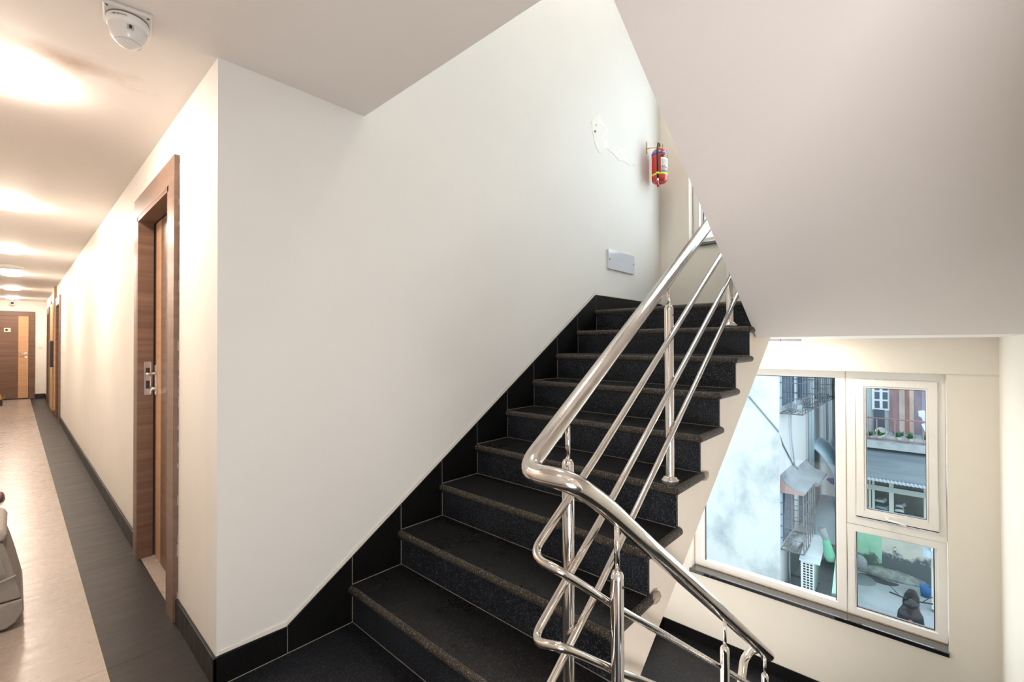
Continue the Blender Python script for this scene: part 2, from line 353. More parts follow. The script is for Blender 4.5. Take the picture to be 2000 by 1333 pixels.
# landings (slab + granite top)
lu = thing('floor_landing', (3.9, .85, SOF), kind='structure')
obj('slab', G().prism([(XS, YR), (XW, YR), (XW, YM), (X0+8*TR+.03, YM), (X0+8*TR+.03, YE+.005), (XS, YE+.005)], 'Z', SOF, LANDZ-.03), soffit_m, lu)
obj('granite_top', G().box((X0+8*TR+.01, YR, LANDZ-.03), (XW, YM, LANDZ)), gran_top, lu)
ll = thing('floor_lower_landing', (3.9, .85, LOWZ-.25), kind='structure')
obj('slab', G().box((XS, YR, LOWZ-.25), (XW, YM, LOWZ-.03)), soffit_m, ll)
obj('granite_top', G().box((XS-.1, YR, LOWZ-.03), (XW, 1.2, LOWZ)), gran_floor, ll)
obj('granite_top', G().box((XS-.1, 1.202, LOWZ-.03), (XW, YM, LOWZ)), gran_floor, ll)
# stairwell shell below (floor far below so that nothing is open)
struct('floor_basement', G().box((.4, YR, -3.5), (XW, YM, -3.4)), gran_floor)
struct('wall_stairs', G().box((.4, YR, -3.4), (.5, YM, -.16)), wall_m)

# ------------------------------------------------------------------ stair flights
def flight(name, label, x0, z0, dirx, y_wall, y_open, n, group=None, visible_body=True, lip=True):
    """n risers climbing along +x (dirx = 1) or -x; y_open is the open end"""
    t = thing(name, (x0, (y_wall+y_open)/2, z0), label, 'staircase', group)
    s = 1 if y_wall > y_open else -1
    ye = y_open                      # tread end incl. overhang
    yb = y_open+s*.012               # body side face
    SL = RI/TR
    X = lambda d: x0+dirx*d
    # body: saw-tooth top, sloping underside
    top = []
    for i in range(n): top += [(X(TR*i+.012), z0+RI*i), (X(TR*i+.012), z0+RI*(i+1)-.04)]
    endx = TR*(n-1)
    if dirx == 1:
        under = [(X(3.56-x0), z0+SOF), (X(.16), z0+SOF-SL*(3.56-x0-.16)), (X(.012), z0-.16), ]
        top += [(X(3.56-x0), z0+LANDZ-.04)]
        body = top+under
    else:
        top += [(X(endx+.3), z0+RI*n-.04)]
        body = top+[(X(endx+.3), z0+RI*n-.2), (X(endx+.1), z0+RI*n-.30), (X(0.0), z0-.245), (X(0), z0)]
    obj('body', G().prism(body, 'Y', yb, y_wall), side_m if dirx == 1 else soffit_m, t, bevel=.002)
    for i in range(n):
        za, zb = z0+RI*i, z0+RI*(i+1)
        obj('riser', G().box((X(TR*i), ye+s*.006, za), (X(TR*i+.014), y_wall-s*.012, zb-.04)), gran_riser, t)
        last = i == n-1
        d1 = TR*(i+1)-.001 if not last else TR*i+.03
        obj('tread', G().box((X(TR*i-.004), ye+s*.012, zb-.036), (X(d1), y_wall-s*.012, zb)), gran_top, t)
        # worn bull-nose along the front and round the open end
        g = G(); fx = X(TR*i-.012)
        prof = []
        for k in range(9):
            a = pi/2-pi*k/8; prof.append((-.0*dirx+(-dirx)*.018*cos(a)+X(TR*i-.004), zb-.0195+.0185*sin(a)))
        g.prism(prof+[(X(TR*i+.004), zb-.038), (X(TR*i+.004), zb-.001)], 'Y', ye, y_wall-s*.012)
        obj('nosing', g, gran_nose, t)
        if lip: obj('lip', G().box((X(TR*i-.010), ye+s*.004, zb-.0475), (X(TR*i+.01), y_wall-s*.012, zb-.0385)), gran_riser, t)
        if not last:
            # open end of the tread stone, overhanging the painted side
            g = G(); prof = []
            for k in range(9):
                a = pi/2-pi*k/8; prof.append((ye+s*.012-s*.018*cos(a)-s*.006, zb-.0195+.0185*sin(a)))
            over = TR*(i+1)+.03 if not last else TR*i+.03
            g.prism(prof+[(yb+s*.002, zb-.038), (yb+s*.002, zb-.001)], 'X', X(TR*i-.018), X(over))
            obj('end_nosing', g, gran_nose, t, bevel=.006)
        # pale mortar lines in the corners
        if dirx == 1:
            g = G().box((X(TR*i-.0015), ye+s*.01, za), (X(TR*i+.002), y_wall-s*.012, za+.0022)).box((X(TR*i-.002), yk-.002, za), (X(TR*i+.003), yk+.001, zb-.04))
            g.box((X(TR*(i-1)) if i else XA, yk-.002, za), (X(TR*i), yk+.001, za+.0022))
            obj('mortar_line', g, grout_m, t)
    return t
f1 = flight('staircase', 'black granite stair flight climbing along the white wall to the upper landing', X0, 0, 1, YM-.001, YE, 9)
# mortar chips at the broken tread ends
rnd = random.Random(3)
for i in (3, 1, 7):
    zb = RI*(i+1); xe = X0+TR*(i+1)
    g = G(); c = Vector((xe+.045, YE-.002, zb-.022)); vs_ = []
    bmc = bmesh.new(); bmesh.ops.create_icosphere(bmc, subdivisions=2, radius=1)
    for v in bmc.verts:
        k = 1+rnd.uniform(-.25, .25); vs_.append(c+Vector((v.co.x*.038*k, v.co.y*.013*k, v.co.z*.02*k)))
    g.add(vs_, [[v.index for v in f.verts] for f in bmc.faces], True); bmc.free()
    obj('mortar_chip', g, chip_m, f1)
# flight overhead: soffit, from the upper landing back over the lobby
t = thing('staircase', (XS, .2, SOF), 'smooth sloping underside of the stair flight overhead at upper right', 'staircase')
zt = 3.22; xe_ = XS-(zt-.0-SOF)/(RI/TR)
SL = RI/TR
top = [(XS, LANDZ-.03)]
xn = XS-.03
for i in range(8): top += [(xn-TR*i, LANDZ+RI*i), (xn-TR*i, LANDZ+RI*(i+1)-.04)]
top += [(XC+.001, LANDZ+RI*8-.04), (XC+.001, SOF+SL*(XS-XC)), (XS, SOF)]
obj('soffit_slab', G().prism(top, 'Y', YR+.001, YE), soffit_m, t)
for i in range(8):
    zb = LANDZ+RI*(i+1); xx = xn-TR*i
    obj('riser', G().box((xx, YR+.001, zb-RI), (xx+.014, YE, zb-.04)), gran_riser, t)
    obj('tread', G().box((xx+.03, YR+.001, zb-.04), (max(xx-TR+.001, XC+.001), YE, zb)), gran_top, t)
# flight down to the lower landing
xlow = 3.15
t = thing('staircase', (xlow, .2, LOWZ), 'black granite stair flight going down to the lower landing', 'staircase')
top = []
for i in range(8): top += [(xlow-TR*i-.012, LOWZ+RI*i), (xlow-TR*i-.012, LOWZ+RI*(i+1)-.04)]
obj('body', G().prism(top+[(xlow-TR*8, -RI-.04), (X0-.1, -.16), (X0-.1, -.35), (xlow, LOWZ-.25), (xlow, LOWZ)], 'Y', YR+.001, .752), side_m, t)
for i in range(9):
    zb = LOWZ+RI*(i+1); xx = xlow-TR*i
    if i == 8: xx = X0-.0+.0
    if i < 8:
        obj('riser', G().box((xx-.014, YR+.001, zb-RI), (xx, .76, zb-.04)), gran_riser, t)
        obj('tread', G().box((xx+.012, YR+.001, zb-.038), (xx-TR, .77, zb)), gran_top, t, bevel=.008)
# ------------------------------------------------------------------ railing
rail = thing('stair_railing', (1.21, .8, 0), 'stainless steel tube railing with three bars running up and down the stairs', 'railing')
YA, YB = .86, .70
HR = .0292
p1 = Vector((1.05, YA, 1.005)); sl1 = .667
hp = [Vector((3.02, YA, 1.005+sl1*(3.02-1.05))), Vector((.985, YA, .962)), Vector((.985, YB, .975-.0)), Vector((1.165, YB, .862)), Vector((2.985, YB, -.492))]
up_end = Vector((3.30, YA-.0, 2.50))
path = arc_path(hp, [.10, .085, .12], 10)
g = G().tube(path, HR, 20); obj('handrail', g, steel, rail)
# upper end of the handrail at the landing turn (behind the soffit)
tops = [(0.944, 1.797, 2.578, .939, 1.324)]
def bar(name, pts, r=.0125, rr=.06): return obj(name, G().tube(arc_path(pts, rr, 8), r, 12), steel, rail)
yb1, yb2 = .83, .73
bar('rail_bar', [(2.96, yb1, 2.058), (1.324, yb1, .947), (.985, yb1, .735), (.985, yb2, .725), (1.10, yb2, .640), (1.24, yb2, .534), (2.90, yb2, -.66)], rr=[.02, .055, .05, .02, .02])
bar('rail_bar', [(2.96, yb1, 1.857), (1.362, yb1, .736), (.985, yb1, .492), (.985, yb2, .525), (1.10, yb2, .440), (1.24, yb2, .334), (2.90, yb2, -.87)], rr=[.02, .055, .05, .02, .02])
bar('rail_bar', [(2.96, yb1, 1.675), (1.343, yb1, .505), (.985, yb1, .272), (.985, yb2, .265), (1.24, yb2, .134), (2.90, yb2, -1.08)], rr=[.02, .055, .05, .02])
def post(x, y, z0, zc, ztop, flange=True, r=.0205, rod=.0085):
    g = G().lathe([(0, zc-z0+.006), (.010, zc-z0+.006), (r*.72, zc-z0+.003), (r*.94, zc-z0-.006), (r, zc-z0-.02), (r, 0)], (x, y, z0), n=20)
    o = obj('post', g, steel_pol, rail)
    obj('rod', G().tube([(x, y, zc-.01), (x, y, ztop)], rod, 12), steel_pol, o)
    g = G().lathe([(r*1.35, 0), (r*1.35, .003), (r*1.7, .006), (r*1.7, .010)], (x, y, z0), n=6); 
    if flange:
        obj('flange', G().lathe([(.040, 0), (.040, .004), (.036, .008), (.032, .010), (.031, .014), (.027, .018), (.0205, .020)], (x, y, z0), n=28), steel_pol, o)
    obj('screw', G().lathe([(0, 0), (.0045, 0), (.0045, .004)], (x, y-r-.0015, zc-.04), 'Y', n=10), M_screw, o)
    return o
M_screw = blackm
post(1.207, YA, RI, .955, 1.092)
post(1.99, YA, 4*RI, 1.502, 1.612)
post(2.845, YA, 8*RI, 2.08, 2.18)
post(1.235, YB, 0-.0, .640, .80, flange=True)
post(2.215, YB, LOWZ+RI*4, -.068, .07)
post(2.90, YB, LOWZ+RI*1, -.56, -.44)
# short stubs that carry the bars
def barz(x, a, b): return a[1]+(b[1]-a[1])*(x-a[0])/(b[0]-a[0])
for xp in (1.207, 1.99, 2.845):
    for a, b in (((1.324, .947), (2.96, 2.058)), ((1.362, .736), (2.96, 1.857)), ((1.343, .505), (2.96, 1.675))):
        z = barz(xp, a, b); obj('bar_stub', G().tube([(xp+.006, YA-.008, z), (xp+.006, yb1, z)], .007, 10), steel_pol, rail)
for xp in (1.235, 2.215):
    for a, b in (((1.24, .534), (2.90, -.66)), ((1.24, .334), (2.90, -.87)), ((1.24, .134), (2.90, -1.08))):
        z = barz(xp, a, b); obj('bar_stub', G().tube([(xp, YB+.008, z), (xp, yb2, z)], .007, 10), steel_pol, rail)
# handrail of the flight below, turning up behind the lower end
y3 = .80
obj('lower_handrail', G().tube(arc_path([(2.96, YB+.01, -.50), (3.05, .75, -.50), (3.00, y3, -.515), (2.90, y3+.01, -.53), (2.83, y3+.01, -.66), (2.35, y3+.01, -1.02)], [.03, .03, .03, .05], 8), .0235, 18), steel, rail)

# ------------------------------------------------------------------ stair windows
def window(name, dz):
    t = thing(name, (XF, .82, -.9+dz), kind='structure')
    x0, x1 = XF, XF+.06
    def fr(nm, y0, y1, z0, z1, wd, xa=x0, xb=x1, parent=t, mat=pvc, bev=.004):
        """mitred rectangular frame"""
        g = G()
        for (a, b, c, d) in (((y0, z0), (y1, z0), (y1-wd, z0+wd), (y0+wd, z0+wd)), ((y1, z0), (y1, z1), (y1-wd, z1-wd), (y1-wd, z0+wd)),
                             ((y1, z1), (y0, z1), (y0+wd, z1-wd), (y1-wd, z1-wd)), ((y0, z1), (y0, z0), (y0+wd, z0+wd), (y0+wd, z1-wd))):
            e = .0004
            g.prism([a, b, c, d], 'X', xa, xb)
        return obj(nm, g, mat, parent, bevel=bev)
    Z = lambda z: z+dz
    # left light (seen at left = larger y)
    fr('frame', .508, OY1-.002, Z(-.90), Z(1.107), .062)
    fr('frame', OY0+.002, .506, Z(-.156), Z(1.107), .062)
    fr('frame', OY0+.002, .506, Z(-.90), Z(-.158), .055)
    def light(y0, y1, z0, z1, xo=0, par=t):
        # glazing bead, gasket, glass
        fr('glazing_bead', y0-.022, y1+.022, z0-.022, z1+.022, .022, x0+.010+xo, x0+.03+xo, par, pvc, .002)
        fr('gasket', y0-.004, y1+.004, z0-.004, z1+.004, .011, x0+.016+xo, x0+.035+xo, par, gasket, 0)
        obj('glass_pane', G().box((x0+.026+xo, y0-.004, z0-.004), (x0+.031+xo, y1+.004, z1+.004)), glass, par)
    light(.580, 1.665, Z(-.862), Z(1.045))
    light(-.028, .446, Z(-.838), Z(-.208))
    # opening sash, tilted out a touch at its foot
    s = fr('sash', -.055, .442, Z(-.078), Z(1.042), .054, x0-.012, x0+.04, t, pvc, .004)
    o = fr('glazing_bead', -.001, .388, Z(-.024), Z(.988), .014, x0-.004, x0+.03, s, pvc, .002)
    fr('gasket', .006, .381, Z(-.016), Z(.980), .010, x0-.001, x0+.03, s, gasket, 0)
    obj('glass_pane', G().box((x0+.018, .010, Z(-.012)), (x0+.023, .377, Z(.976))), glass, s)
    # handle
    h = G().box((x0-.030, .235, Z(-.066)), (x0-.012, .262, Z(-.042))).tube([(x0-.026, .25, Z(-.054)), (x0-.045, .24, Z(-.056)), (x0-.045, .16, Z(-.066)), (x0-.043, .13, Z(-.070))], .006, 10)
    obj('handle', h, pvc, s, label='white lever handle at the foot of the sash')
    # dark seam under the sash and rusty sealant line along the frame
    obj('seam', G().box((x0-.004, -.055, Z(-.088)), (x0+.02, .442, Z(-.079))), gasket, t)
    obj('seam', G().box((x0-.001, .5055, Z(-.90)), (x0+.02, .5085, Z(1.1))), pvc_dirty, t)
    obj('sealant', G().box((x0-.004, OY0+.004, Z(-.903)), (x0+.01, OY1-.004, Z(-.896))).box((x0-.003, OY1-.006, Z(-.90)), (x0+.01, OY1, Z(1.1))), pvc_dirty, t)
    sl = obj('window_sill', G().box((XW-.022, OY0-.004, Z(-.94)), (XW+.199, OY1+.012, Z(-.9035))), sill_m, t, bevel=.006)
    return t
window('window_1', 0)
window('window_2', 3.2436)

# ------------------------------------------------------------------ doors
def lever(parent, x, y, z, d, mat=chrome):
    """lever handle on a rose plate on a door face looking towards -x; d = +-1 where the lever points along y"""
    g = G().box((x-.008, y-.024, z-.03), (x, y+.024, z+.03)); o = obj('handle', g, mat, parent, bevel=.002, label='satin chrome lever handle')
    obj('lever', G().tube(arc_path([(x-.004, y, z), (x-.052, y, z), (x-.052, y+d*.125, z)], .012), .0095, 12), mat, o)
    obj('lock_plate', G().box((x-.008, y-.022, z-.115), (x, y+.022, z-.065)), mat, o, bevel=.002)
    obj('cylinder', G().lathe([(.0, -.016), (.010, -.016), (.010, 0)], (x, y, z-.09), 'X', n=14), mat, o)
def side_door(name, y0, y1, h, cas=.10, detail=True):
    t = thing(name, (XA, (y0+y1)/2, 0), kind='structure')
    xf = XA-.022
    cb = .0
    for nm, a, b, z0, z1 in (('casing', y0-.125 if detail else y0-cas, y0, 0, h+.122), ('casing', y1, y1+cas, 0, h+.122), ('casing', y0, y1, h, h+.122)):
        obj(nm, G().box((xf, a, z0), (XA+.001, b, z1)), wood_frame, t, bevel=.0015)
    for nm, a, b, z0, z1 in (('jamb', y0-.001, y0+.028, 0, h), ('jamb', y1-.028, y1+.001, 0, h), ('jamb', y0, y1, h-.028, h+.001)):
        obj(nm, G().box((xf+.001, a, z0), (XA+.058, b, z1)), wood_h, t)
    for a, b, z0, z1 in ((y0, y0+.014, 0, h), (y1-.014, y1, 0, h), (y0, y1, h-.014, h)):
        obj('rebate', G().box((XA+.058, a, z0), (XA+.14, b, z1)), gap_shade, t)
    # leaf
    lx = XA+.066
    l = thing('leaf', (lx, (y0+y1)/2, 0)); l.parent = t; l.location = Vector((lx, (y0+y1)/2, 0))-ORG[t.name]
    a, b = y0+.03, y1-.034
    ys = b-.17
    obj('panel', G().box((lx, a, .008), (lx+.036, ys, h-.03)), wood_h, l)
    obj('light_stripe', G().box((lx, ys, .008), (lx+.036, b-.03, h-.03)), wood_light, l, label='light orange vertical stripe')
    obj('edge_strip', G().box((lx+.001, b-.03, .008), (lx+.036, b, h-.03)), M('grey_brown_edge', (.17, .12, .10), .5), l)
    if detail:
        g = G().box((lx-.008, b-.070, 1.05-.03), (lx, b-.022, 1.05+.16)); o = obj('handle', g, chrome, l, bevel=.002, label='satin chrome lever handle on a long plate')
        obj('lever', G().tube(arc_path([(lx-.004, b-.045, 1.155), (lx-.05, b-.045, 1.155), (lx-.05, b-.165, 1.155)], .012), .0095, 12), chrome, o)
        obj('cylinder', G().lathe([(0, -.018), (.011, -.018), (.011, 0)], (lx-.008, b-.045, 1.06), 'X', n=14), chrome, o)
        k = obj('strike_plate', G().box((XA+.012, y1-.0305, 1.02), (XA+.048, y1-.028, 1.23)), chrome, t, bevel=.001)
        obj('latch_hole', G().box((XA+.020, y1-.0315, 1.06), (XA+.040, y1-.030, 1.11)).box((XA+.020, y1-.0315, 1.15), (XA+.040, y1-.030, 1.19)), gap_shade, t)
    return t
d1 = side_door('door_1', *DO[0])
d2 = side_door('door_2', *DO[1], detail=False); d3 = side_door('door_3', *DO[2], detail=False)
# torn paint and filler along the near edge of the door casing
rnd = random.Random(5); g = G()
z = .1
while z < 2.2:
    h = rnd.uniform(.01, .06); wd = rnd.uniform(.002, .008)
    ya = DO[0][0]-.125
    g.box((XA-rnd.uniform(.001, .006), ya-.0012, z), (XA, ya+.0004, z+h)); z += h+rnd.uniform(.0, .09)
obj('paint_residue', g, M('filler_residue', (.45, .38, .35), .9), d1)
# end door
t = thing('door_4', (-.12, FAR, 0), kind='structure')
yf = FAR-.02
for a, b, z0, z1 in ((-.66, -.57, 0, 2.20), (.235, .345, 0, 2.20), (-.57, .235, 2.085, 2.20)):
    obj('casing', G().box((a, yf, z0), (b, FAR+.001, z1)), wood_h, t, bevel=.002)
obj('panel', G().box((-.57, yf+.006, .03), (.055, FAR-.002, 2.083)), wood_h, t)
obj('light_stripe', G().box((.055, yf+.006, .03), (.228, FAR-.002, 2.083)), wood_light, t, label='light orange vertical stripe')
obj('gap', G().box((.228, yf+.010, .03), (.2355, FAR-.002, 2.085)), gap_shade, t)
obj('threshold', G().box((-.57, yf+.004, 0), (.235, FAR-.002, .028)), gap_shade, t)
pl = obj('number_plate', G().box((-.185, yf, 1.68), (-.075, yf+.0065, 1.775)), M('cream_plate', (.80, .74, .62), .4), t, bevel=.002)
for s_, x_ in (('2', -.150), ('0', -.122), ('4', -.096)):
    tx = text_mesh(s_, .042, .001)
    g = G(); R = Matrix.Rotation(pi/2, 4, 'X'); g.v = [R @ v + Vector((x_, yf-.0012, 1.727)) for v in tx.v]; g.f = tx.f; g.sm = tx.sm
g = G().box((-.165, yf-.001, 1.705), (-.120, yf, 1.745)).prism([(-.165, 1.745), (-.120, 1.745), (-.142, 1.762)], 'Y', yf-.001, yf).box((-.11, yf-.001, 1.71), (-.102, yf, 1.75)).box((-.102, yf-.001, 1.71), (-.088, yf, 1.717))
obj('sign_mark', g, blackm, pl)
o = obj('handle', G().box((.165, yf-.002, 1.12), (.205, yf+.006, 1.17)), chrome, t, bevel=.002, label='satin chrome lever handle')
obj('lever', G().tube(arc_path([(.185, yf, 1.145), (.185, yf-.05, 1.145), (.06, yf-.05, 1.15)], .012), .011, 12), chrome, o)
obj('lock_plate', G().box((.165, yf-.002, 1.03), (.205, yf+.006, 1.075)), chrome, o)

# corridor extras: wood boards of the service shaft, electric box, switches
sh = thing('service_shaft', (XA, 13.2, 0), 'pale wood clad service shaft doors near the corridor end', 'cupboard')
obj('side_board', G().box((XA-.035, 12.35, 0), (XA+.02, 12.39, ZC)), wood_light, sh, bevel=.002)
obj('foot_block', G().box((XA-.038, 12.34, 0), (XA-.001, 12.349, .10)), wood_h, sh)
obj('door', G().box((XA-.03, 12.95, .02), (XA-.001, 13.95, 2.2)), wood_yel, sh, bevel=.002)
obj('frame', G().box((XA-.02, 12.42, .0), (XA-.001, 12.94, 2.3)).box((XA-.02, 13.96, .0), (XA-.001, 14.3, 2.3)), wood_frame, sh, bevel=.002)
eb = obj('electric_box', G().box((XA-.075, 12.55, .92), (XA-.0205, 12.93, 1.42)), M('dark_metal_box', (.06, .05, .05), .4, .6), sh, bevel=.004)
obj('rim', G().box((XA-.079, 12.54, 1.42), (XA-.0205, 12.94, 1.44)), M('box_rim', (.45, .30, .18), .5), sh)
tag(obj('wall_switch', G().box((.385, FAR-.012, 1.285), (.475, FAR-.0005, 1.38)).box((.405, FAR-.016, 1.31), (.455, FAR-.012, 1.355)), white_pl, bevel=.002), 'white square switch plate on the end wall beside the door', 'switch')
tag(obj('wall_switch', G().box((XA-.012, 10.72, 1.20), (XA-.0005, 10.82, 1.34)).box((XA-.016, 10.745, 1.23), (XA-.012, 10.795, 1.31)), white_pl, bevel=.002), 'small white switch plate on the corridor wall before the brown doorway', 'switch')

# ------------------------------------------------------------------ ceiling lights, cameras
lamp_m = M('lit_diffuser', (1, .86, .73), .5, emit=LAMP_DISC)
def disc_lamp(x, y, label, r=.12, mat=lamp_m, cat='ceiling light'):
    t = thing('ceiling_light', (x, y, ZC-.03), label, cat, 'round ceiling lights down the corridor')
    obj('rim', G().lathe([(r+.002, .0299), (r+.002, .0292), (r, .0290)], (x, y, ZC-.03), n=32), white_pl, t)
    obj('diffuser', G().lathe([(0, -.016), (r*.6, -.012), (r*.88, -.001), (r, .014), (r, .022)], (x, y, ZC-.03), n=32), mat, t)
    return t
LY = [2.83, 5.40, 8.00, 10.56, 13.2, 15.75]
LN = ['large glowing round ceiling light nearest the camera at the left edge', 'second glowing round ceiling light from the camera in the corridor', 'third round ceiling light, just before the flat smoke detector',
      'fourth round ceiling light, just past the flat smoke detector', 'fifth round ceiling light, last but one before the end door', 'farthest round ceiling light above the end door of the corridor']
for y, l in zip(LY, LN): disc_lamp(-.04, y, l)
room_m = M('fill_diffuser_cool', (1, .92, .84), .5, emit=FILL_ROOM)  # unseen lobby lights, added to brighten the walls around the camera
for i, (x, y) in enumerate(((-.04, .25), (-.04, -1.6), (.9, -1.3))):
    t = thing('ceiling_light', (x, y, ZC-.03), ['added unseen round light in the lobby beside the camera', 'added unseen round light in the corridor behind the camera', 'added unseen round light in the lobby corner behind the camera'][i], 'ceiling light', 'added unseen round lights in the lobby')
    r = .15
    obj('rim', G().lathe([(r+.012, .03), (r+.012, .006), (r+.004, 0), (r, .001), (r, .01)], (x, y, ZC-.03), n=32), white_pl, t)
    obj('diffuser', G().lathe([(0, -.014), (r*.5, -.012), (r*.85, -.006), (r, .002)], (x, y, ZC-.03), n=32), room_m, t)
t = thing('smoke_detector', (-.06, 9.6, ZC-.03), 'flat white disc on the corridor ceiling between two lights', 'smoke detector')
obj('housing', G().lathe([(0, -.012), (.10, -.010), (.13, 0), (.14, .02), (.14, .03)], (-.06, 9.6, ZC-.03), n=28), white_pl, t)
t = thing('bullet_camera', (-.05, FAR-.25, ZC-.12), 'tiny dark eyed camera under the ceiling above the end door', 'security camera')
obj('housing', G().lathe([(0, .05), (.04, .045), (.045, .0), (.04, -.04), (0, -.05)], (-.05, FAR-.25, ZC-.09), 'Y', n=18), white_pl, t)
obj('bracket', G().tube([(-.05, FAR-.25, ZC-.09), (-.05, FAR-.25, ZC)], .02, 10), white_pl, t)
obj('lens', G().lathe([(0, -.004), (.026, -.004), (.03, .01)], (-.05, FAR-.30, ZC-.09), 'Y', n=16), blackm, t)

# dome camera on its square plate
cx, cy = .258, 2.03; DPH = -8
t = thing('dome_camera', (cx, cy, ZC-.115), 'white dome security camera on a square plate under the ceiling', 'security camera')
Rz = Matrix.Translation((cx, cy, ZC)) @ Matrix.Rotation(radians(DPH), 4, 'Z')
g = G(); g.X = Rz; g.box((-.066, -.066, -.016), (.066, .066, 0)); obj('mount_plate', g, M('clear_grey_plate', (.66, .64, .61), .3), t, bevel=.006)
for sx in (-1, 1):
    g = G(); g.X = Rz; g.lathe([(0, -.0175), (.004, -.0175), (.004, -.015)], (sx*.054, -.054, 0), n=10); obj('screw', g, blackm, t)
g = G(); g.X = Rz; g.lathe([(.056, -.0165), (.058, -.018), (.058, -.0205), (.055, -.022)], (0, 0, 0), n=36); obj('shadow_gap', g, M('brown_gap', (.20, .13, .09), .6), t)
g = G(); g.X = Rz; g.lathe([(.0575, -.021), (.0585, -.034), (.057, -.044), (.054, -.047)], (0, 0, 0), n=36); obj('collar', g, white_pl, t)
g = G(); g.X = Rz
pr = [(.054, -.0465)]+[(.0525*cos(a), -.050-.062*sin(a)) for a in [radians(k) for k in range(0, 91, 9)]]
g.lathe(pr, (0, 0, 0), n=36); dm = obj('dome', g, M('dome_white', (.74, .72, .70), .25), t)
g = G(); g.X = Rz; a = radians(52); rr_, zz = .0528*cos(radians(48)), -.050-.062*sin(radians(48))
g.lathe([(rr_+.0012, zz+.0012), (rr_+.0014, zz-.0002)], (0, 0, 0), n=36); obj('seam_line', g, M('seam_grey', (.35, .33, .31), .5), dm)
g = G(); g.X = Rz @ Matrix.Rotation(radians(-90-DPH), 4, 'Z') @ Matrix.Translation((.0525, 0, -.062)) @ Matrix.Rotation(radians(-8), 4, 'Y')
g.box((-.002, -.009, -.009), (.0012, .009, .008)); lz = obj('sensor_window', g, M('sensor_grey', (.45, .44, .42), .2), dm)
g = G(); g.X = Rz @ Matrix.Rotation(radians(-90-DPH), 4, 'Z') @ Matrix.Translation((.0525, 0, -.062)); g.box((-.001, -.0035, -.006), (.0022, .0035, .006)); obj('sensor', g, blackm, dm)
tx = text_mesh('HIKVISION', .0088, .0002)
g = G()
for v in tx.v:
    ang = radians(-121-DPH)+v.x/.0585
    g.v.append(Rz @ Vector(((.0588+v.z)*cos(ang), (.0588+v.z)*sin(ang), -.0315+v.y)))
g.f = tx.f; g.sm = tx.sm; obj('lettering', g, blackm, t)

# square surface light under the upper landing, by the window
lx, ly = 4.22, .855
t = thing('ceiling_light', (lx, ly, SOF-.03), 'small square white light under the upper landing above the window', 'ceiling light')
obj('housing', G().box((lx-.10, ly-.10, SOF-.026), (lx+.10, ly+.10, SOF)), grey_pl, t, bevel=.002)
obj('diffuser', G().box((lx-.095, ly-.095, SOF-.034), (lx+.095, ly+.095, SOF-.0262)), M('lit_panel', (1, .89, .72), .5, emit=LAMP_PANEL), t)
obj('screw', G().lathe([(0, -.002), (.004, -.002), (.004, .001)], (lx-.10, ly+.01, SOF-.012), 'X', n=10), blackm, t)
# unseen light added at the head of the stairwell to lift the upper walls
t = thing('ceiling_light', (2.6, 1.4, ZT-.05), 'added unseen square light on the stairwell roof above the flights', 'ceiling light')
obj('housing', G().box((2.2, 1.1, ZT-.05), (3.0, 1.7, ZT)), grey_pl, t)
obj('diffuser', G().box((2.22, 1.12, ZT-.056), (2.98, 1.68, ZT-.0502)), M('fill_panel_roof', (1, .94, .86), .5, emit=FILL_UP), t)

# ------------------------------------------------------------------ things on the main wall
yw = YM
p = obj('cover_plate', G().box((3.487, yw-.016, 1.995), (3.960, yw-.0005, 2.168)), M('pale_blue_glossy_plate', (.64, .67, .75), .12), bevel=.0015)
tag(p, 'pale bluish rectangular cover plate low on the white wall', 'plate')
obj('screw', G().lathe([(0, -.002), (.005, -.002), (.005, .001)], (3.505, yw-.0165, 2.08), 'Y', n=10), blackm, p)
obj('screw', G().lathe([(0, -.002), (.005, -.002), (.005, .001)], (3.94, yw-.0165, 2.085), 'Y', n=10), blackm, p)
# peeling plaster
def wall_poly(name, pix, mat, th, jag=0, seed=0):
    rd = random.Random(seed); pts = []
    for i, (px, py) in enumerate(pix):
        q = (at(px, py, 'Y', yw)); nx = pix[(i+1) % len(pix)]; q2 = at(*nx, 'Y', yw)
        for k in range(3):
            tt = k/3; pts.append((q.x*(1-tt)+q2.x*tt+rd.uniform(-jag, jag), q.z*(1-tt)+q2.z*tt+rd.uniform(-jag, jag)))
    return obj(name, G().prism(pts, 'Y', yw-th, yw+.001), mat, wall_back, bevel=.0006)
patch_w = M('white_filler', (.86, .87, .88), .35, bump=.2, bscale=20); patch_c = M('cream_filler', (.79, .765, .71), .5, bump=.25, bscale=15)
wall_poly('plaster_patch', [(1155, 238), (1167, 221), (1174, 236), (1187, 254), (1189, 268), (1186, 288), (1178, 300), (1170, 299), (1162, 284), (1158, 262)], patch_c, .0022, .006, 1)
wall_poly('plaster_patch', [(1168, 224), (1174, 236), (1186, 252), (1188, 262), (1180, 250), (1174, 243), (1168, 242)], patch_w, .0032, .003, 2)
wall_poly('plaster_patch', [(1178, 278), (1185, 274), (1186, 286), (1179, 291)], patch_w, .0032, .004, 3)
wall_poly('plaster_patch', [(1186, 290), (1196, 300), (1210, 313), (1228, 322), (1240, 323), (1226, 312), (1214, 300), (1200, 290)], patch_c, .0022, .008, 4)
wall_poly('plaster_patch', [(1204, 293), (1216, 292), (1222, 298), (1212, 300)], patch_w, .003, .004, 6)
wall_poly('plaster_hole', [(1161, 254), (1164, 256), (1163, 260), (1160, 258)], M('bare_cement', (.20, .19, .17), .95), .0036, .001, 5)
wall_poly('plaster_hole', [(1163, 243), (1165, 244), (1164, 247)], M('bare_cement_dark', (.25, .22, .18), .95), .0036, .001, 5)

